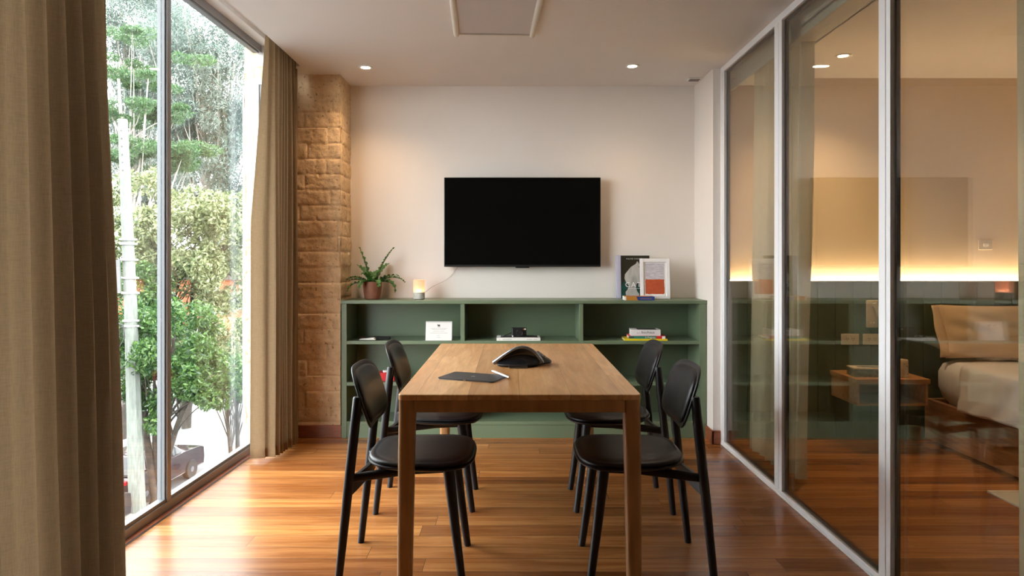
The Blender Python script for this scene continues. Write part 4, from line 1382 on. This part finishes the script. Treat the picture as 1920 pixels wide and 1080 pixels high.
def tree(name, label, base, height, crown, m, bark, count, size, seed, nb=40, rb=0.6, trunk_r=0.14, lean=(0, 0), split=0.4, flat=1.0, asp=2.6, droop=0.0, group=None, stems=1, shell=0.5):
    """crown: list of (x,y,z,rx,ry,rz) ellipsoids in world space"""
    r = random.Random(seed)
    o = empty(name, base, 0, label, 'tree', group)
    B = Vector(base)
    cs, rs2 = [], []
    vol = [c[3] * c[5] for c in crown]
    for k in range(nb):
        c = r.choices(crown, vol)[0]
        while True:
            d = Vector((r.gauss(0, 1), r.gauss(0, 1), r.gauss(0, 1))).normalized() * (r.uniform(shell, 1) ** 0.6)
            break
        p = Vector((c[0] + d.x * c[3], c[1] + d.y * c[4], c[2] + d.z * c[5])) - B
        cs.append(p)
        q = rb * r.uniform(0.6, 1.25)
        rs2.append((q, q, q * flat))
    leaves(o, 'foliage', m, cs, rs2, count, size, seed, asp, droop)
    tb_ = MB()
    for s_ in range(stems):
        off = Vector((r.uniform(-1, 1), r.uniform(-1, 1), 0)) * 0.12 * (stems > 1)
        cc = crown[s_ % len(crown)]
        top = Vector((cc[0], cc[1], cc[2] + cc[5] * 0.3)) - B
        pts, rad = [], []
        for i in range(9):
            t = i / 8
            p = off.lerp(top, t)
            p += Vector((math.sin(t * 5 + s_) * 0.10, math.cos(t * 4 + s_) * 0.08, 0)) * height * 0.05
            pts.append(p)
            rad.append(trunk_r * (1 - 0.75 * t))
        tb_.tube(pts, rad, 10)
        if s_ == 0: main = pts
        for k, c in enumerate(cs):
            if k % stems != s_: continue
            i = min(8, max(2, int(8 * (split + (1 - split) * r.random() * 0.8))))
            a = pts[i]
            if c.z < a.z: 
                i = max(2, i - 3)
                a = pts[i]
            mid = a.lerp(c, 0.5) + Vector((r.uniform(-.3, .3), r.uniform(-.3, .3), r.uniform(-.1, .3)))
            if k % 3 and nb > 60: continue
            rr_ = min(rad[i] * 0.45, trunk_r * 0.28)
            tb_.tube([a, a.lerp(mid, 0.5) + Vector((0, 0, .05)), mid, c], [rr_, rr_ * 0.75, rr_ * 0.5, rr_ * 0.15], 6)
    tb_.build('trunk', bark, o)
    return o

# front glossy tree by the street
Yt = 22.5
def cr(x, y, Y, rx, rz, ry=None):
    p = px(x, y, Y)
    return (p.x, p.y, p.z, rx, ry if ry else rx, rz)
tree('broadleaf_tree', 'low glossy green tree with several dark stems by the parked cars', tuple(px(292, 930, Yt)[:2]) + (GZ,), 6,
     [cr(330, 640, Yt, 1.4, 1.2), cr(290, 720, Yt, 1.2, 0.8), cr(370, 700, Yt, 1.2, 0.8), cr(250, 660, Yt, 0.9, 1.5), cr(415, 720, Yt, 1.0, 0.7), cr(280, 790, Yt, 0.9, 0.45)],
     'leaf1', 'bark', 26000, 0.17, 31, nb=90, rb=0.42, trunk_r=0.15, split=0.45, stems=4)
tree('broadleaf_tree', 'small pale green leafy tree at the right end of the window view', tuple(px(440, 870, 26)[:2]) + (GZ,), 6,
     [cr(440, 660, 26, 1.3, 1.3), cr(425, 735, 26, 1.0, 0.6)], 'leaf2', 'bark', 9000, 0.17, 32, nb=40, rb=0.42, trunk_r=0.1, split=0.3, stems=2)
# mid yellow green tree
tree('flowering_tree', 'yellow green sunlit tree with bare branches behind the utility pole', tuple(px(345, 850, 33)[:2]) + (GZ,), 11,
     [cr(290, 400, 33, 1.9, 1.9), cr(370, 440, 33, 2.2, 2.0), cr(430, 430, 33, 1.6, 2.0), cr(260, 480, 33, 1.5, 1.5), cr(350, 500, 33, 2.4, 1.2), cr(430, 540, 33, 1.6, 1.2)],
     'leaf2', 'bark', 30000, 0.24, 41, nb=110, rb=0.62, trunk_r=0.16, split=0.4, stems=3)
tree('flowering_tree', 'dense leafy tree low behind the utility pole', tuple(px(230, 850, 31)[:2]) + (GZ,), 8,
     [cr(240, 560, 31, 1.6, 1.8), cr(300, 600, 31, 1.4, 1.0)], 'leaf1', 'bark', 9000, 0.22, 42, nb=40, rb=0.6, trunk_r=0.14, split=0.4)
# conifer with layered boughs
cb_ = []
for (x, y, rx, rz) in ((225, 130, 2.4, 0.5), (280, 150, 2.2, 0.5), (250, 215, 2.8, 0.6), (290, 205, 2.0, 0.5), (230, 280, 2.6, 0.7), (290, 300, 2.6, 0.8), (350, 285, 1.8, 0.6), (240, 60, 1.6, 0.4), (360, 110, 1.0, 0.3)):
    cb_.append(cr(x, y, 44, rx, rz))
tree('conifer', 'dark layered conifer behind the utility pole top', tuple(px(262, 780, 44)[:2]) + (GZ,), 22, cb_, 'leaf3', 'paleb', 30000, 0.30, 51, nb=120, rb=0.75, trunk_r=0.30, split=0.3, flat=0.45, asp=5)
# eucalyptus
tree('eucalyptus', 'tall pale eucalyptus filling the upper right of the window', tuple(px(390, 740, 56)[:2]) + (GZ,), 30,
     [cr(380, 60, 56, 5, 4.0), cr(440, 150, 56, 4.0, 4.5), cr(400, 230, 56, 3.6, 3.0), cr(460, 300, 56, 3.0, 3.0), cr(350, 130, 56, 3.0, 2.5), cr(390, 330, 56, 4.5, 3.0), cr(340, 260, 56, 2.5, 3.0), cr(450, 400, 56, 3.5, 2.5)],
     'leaf4', 'paleb', 75000, 0.42, 61, nb=230, rb=1.35, trunk_r=0.4, split=0.3, asp=6, droop=0.7, stems=2)
tree('eucalyptus', 'tall pale eucalyptus behind the dark conifer at left', tuple(px(285, 740, 62)[:2]) + (GZ,), 30,
     [cr(230, 30, 62, 5, 4), cr(290, 60, 62, 4, 3.5), cr(250, 330, 62, 4, 3.0), cr(300, 330, 62, 3, 3.0), cr(240, 200, 62, 4, 3.5), cr(300, 180, 62, 2.5, 2.5)],
     'leaf4', 'paleb', 55000, 0.45, 62, nb=190, rb=1.35, trunk_r=0.45, split=0.3, asp=6, droop=0.7)
# low hedge row across the street
for k, (x, Y, w) in enumerate(((240, 46, 2.2), (320, 50, 2.2), (405, 46, 2.2), (500, 50, 2.2))):
    p = px(x, 700, Y)
    o = empty('shrub', (p.x, p.y, GZ), 0, ['rounded shrub across the street, leftmost behind the pole', 'rounded shrub across the street behind the tree stems', 'rounded shrub across the street near the brick house', 'rounded shrub across the street at the right window edge'][k], 'shrub', 'shrubs across the street')
    leaves(o, 'foliage', 'leaf2' if k % 2 else 'leaf3', [(0, 0, 1.1), (1.2, 0, 0.9), (-1.2, 0.3, 1.0), (0.4, 0.2, 1.9)], [(w * 0.5, 1.0, 1.0)] * 4, 5000, 0.26, 70 + k)
    MB().tube([(0, 0, 0), (0, 0, 1.5)], [0.08, 0.03], 8).build('stem', 'bark', o)

# utility pole
p0 = px(258, 965, 21.8)
pole = empty('utility_pole', (p0.x, 21.8, GZ), 0, 'tall grey concrete utility pole behind the window', 'pole')
topp = px(230, 224, 21.8) - Vector((p0.x, 21.8, GZ))
MB().tube([(0, 0, 0), topp * 0.5 + Vector((0.03, 0, 0)), topp], [0.26, 0.20, 0.145], 8).build('shaft', 'concrete', pole, angle=20)
for py in (449, 457, 487, 521, 549, 601, 611):
    q = px(238, py, 21.8) - Vector((p0.x, 21.8, GZ))
    t = q.z / topp.z
    c = topp * t
    MB().lathe([(0.215, -0.035), (0.225, -0.02), (0.225, 0.02), (0.215, 0.035)], 12, T=Matrix.Translation((c.x, c.y, q.z))).box(0.16, 0.30, -0.05, 0.05, -0.03, 0.03, T=Matrix.Translation((c.x, c.y, q.z))).build('band', 'alu', pole)
c0 = (px(231, 487, 21.8) - Vector((p0.x, 21.8, GZ)))
c1 = (px(233, 549, 21.8) - Vector((p0.x, 21.8, GZ)))
MB().tube([c0 + Vector((-0.03, -0.25, 0)), c1 + Vector((-0.03, -0.25, 0))], 0.075, 10).build('conduit', M.setdefault('conduit', mat('dark grey conduit', (0.09, 0.09, 0.09), 0.6)), pole)
for k in range(6):
    q = topp * (0.97 - k * 0.019)
    t = 0.97 - k * 0.02
    MB().lathe([(0.022, 0), (0.022, 0.02)], 8, T=Matrix.Translation((topp.x * t + 0.03, -0.155, topp.z * t)) @ Matrix.Rotation(PI / 2, 4, 'X')).build('bolt_hole', 'ink', pole)
ws = [c1 + Vector((-0.2, -0.24, -0.9)), c1 + Vector((0.1, -0.25, -1.0)), c1 + Vector((0.16, -0.26, -1.4)), c1 + Vector((0.0, -0.26, -1.7)), c1 + Vector((-0.2, -0.25, -1.5))]
MB().tube(ws, 0.02, 6).build('loose_wire', 'plastic', pole)

# cars
def car(loc, rz, paint, label):
    o = empty('car', loc, rz, label, 'car')
    body = [(-2.15, 0.35), (-2.2, 0.6), (-2.15, 0.98), (-1.95, 1.06), (-0.9, 1.12), (2.0, 1.04), (2.15, 0.9), (2.2, 0.5), (2.15, 0.32)]
    # local x along the car (front -x)
    rings = []
    for y, k in ((-0.86, 0.94), (-0.90, 0.99), (-0.88, 1.0), (0.88, 1.0), (0.90, 0.99), (0.86, 0.94)):
        rings.append([(x * k, y, 0.3 + (z - 0.3) * (k if abs(y) < 0.87 else 1)) for x, z in body])
    MB().stack(rings, smooth=False).build('body', paint, o, bevel=0.05)
    cab_b = [(-1.05, 1.08), (-0.35, 1.58), (1.45, 1.60), (1.95, 1.05)]
    rings = [[(x, -0.80 if z < 1.3 else -0.64, z) for x, z in cab_b], [(x, 0.80 if z < 1.3 else 0.64, z) for x, z in cab_b]]
    MB().stack(rings, smooth=False).build('cabin', paint, o, bevel=0.05)
    for s_ in (-1, 1):
        for (xa, xb, ta, tb2) in ((-0.85, 0.25, -0.35, 0.25), (0.33, 1.20, 0.33, 1.10)):
            MB().add([(xa, s_ * 0.805, 1.12), (xb, s_ * 0.805, 1.12), (tb2, s_ * 0.665, 1.54), (ta, s_ * 0.665, 1.54), (xa, s_ * 0.78, 1.12), (xb, s_ * 0.78, 1.12), (tb2, s_ * 0.64, 1.54), (ta, s_ * 0.64, 1.54)],
                     [(0, 1, 2, 3), (7, 6, 5, 4), (0, 4, 5, 1), (1, 5, 6, 2), (2, 6, 7, 3), (3, 7, 4, 0)]).build('side_window', 'carglass', o)
        for x in (-1.35, 1.35):
            w = empty('wheel', (x, s_ * 0.80, 0.34))
            w.parent = o
            MB().lathe([(0.22, -0.11), (0.33, -0.11), (0.345, -0.08), (0.345, 0.08), (0.33, 0.11), (0.22, 0.11)], 28, T=Matrix.Rotation(PI / 2, 4, 'X')).build('tyre', 'tyre', w)
            MB().lathe([(0.05, -0.115), (0.21, -0.10), (0.22, -0.11), (0.22, 0.11), (0.21, 0.10), (0.05, 0.115)], 10, T=Matrix.Rotation(PI / 2, 4, 'X')).build('rim', 'grey', w)
        MB().box(2.10, 2.20, s_ * 0.60 - 0.16, s_ * 0.60 + 0.16, 0.86, 1.0).build('tail_lamp', 'tail', o, bevel=0.02)
        MB().box(-2.19, -2.1, s_ * 0.62 - 0.18, s_ * 0.62 + 0.18, 0.78, 0.92).build('headlamp', 'chrome', o, bevel=0.02)
    MB().add([(-1.0, -0.70, 1.12), (-1.0, 0.70, 1.12), (-0.38, 0.58, 1.555), (-0.38, -0.58, 1.555), (-0.95, -0.7, 1.10), (-0.95, 0.7, 1.10), (-0.33, 0.58, 1.53), (-0.33, -0.58, 1.53)], [(0, 1, 2, 3), (7, 6, 5, 4), (0, 4, 5, 1), (1, 5, 6, 2), (2, 6, 7, 3), (3, 7, 4, 0)]).build('windscreen', 'carglass', o)
    MB().add([(1.93, -0.70, 1.12), (1.93, 0.70, 1.12), (1.50, 0.58, 1.555), (1.50, -0.58, 1.555), (1.88, -0.7, 1.10), (1.88, 0.7, 1.10), (1.45, 0.58, 1.53), (1.45, -0.58, 1.53)], [(0, 1, 2, 3), (7, 6, 5, 4), (0, 4, 5, 1), (1, 5, 6, 2), (2, 6, 7, 3), (3, 7, 4, 0)]).build('rear_window', 'carglass', o)
    return o
pa = px(318, 925, 25.0)
car((-12.95, 24.2, GZ), math.radians(-95.7), 'carpaint', 'dark plum car parked by the multi-stemmed tree')
pb = px(222, 950, 23)
car((-12.75, 18.9, GZ), math.radians(-94), 'carpaint2', 'black car parked behind the foot of the utility pole')

# brick house across the street
hs = empty('brick_house', (px(350, 700, 66).x, 66, GZ), 0, 'red brick house glimpsed through the trees across the street', 'house')
MB().box(-8, 9, 0, 8, 0, 6.2).build('walls', 'brickred', hs)
MB().prism([(-8.6, 6.2), (9.6, 6.2), (6, 9.0), (-5, 9.0)], -0.5, 8.5, 'y').build('roof', 'roof', hs)
for k, x in enumerate((-6, -2.5, 1, 4.5)):
    w = MB().box(x, x + 1.6, -0.08, 0.0, 3.4, 5.0).build('window', 'white', hs)
    MB().box(x + 0.12, x + 1.48, -0.11, -0.08, 3.52, 4.88).build('pane', 'carglass', w)
    w = MB().box(x, x + 1.6, -0.08, 0.0, 0.8, 2.4).build('window', 'white', hs)
    MB().box(x + 0.12, x + 1.48, -0.11, -0.08, 0.92, 2.28).build('pane', 'carglass', w)
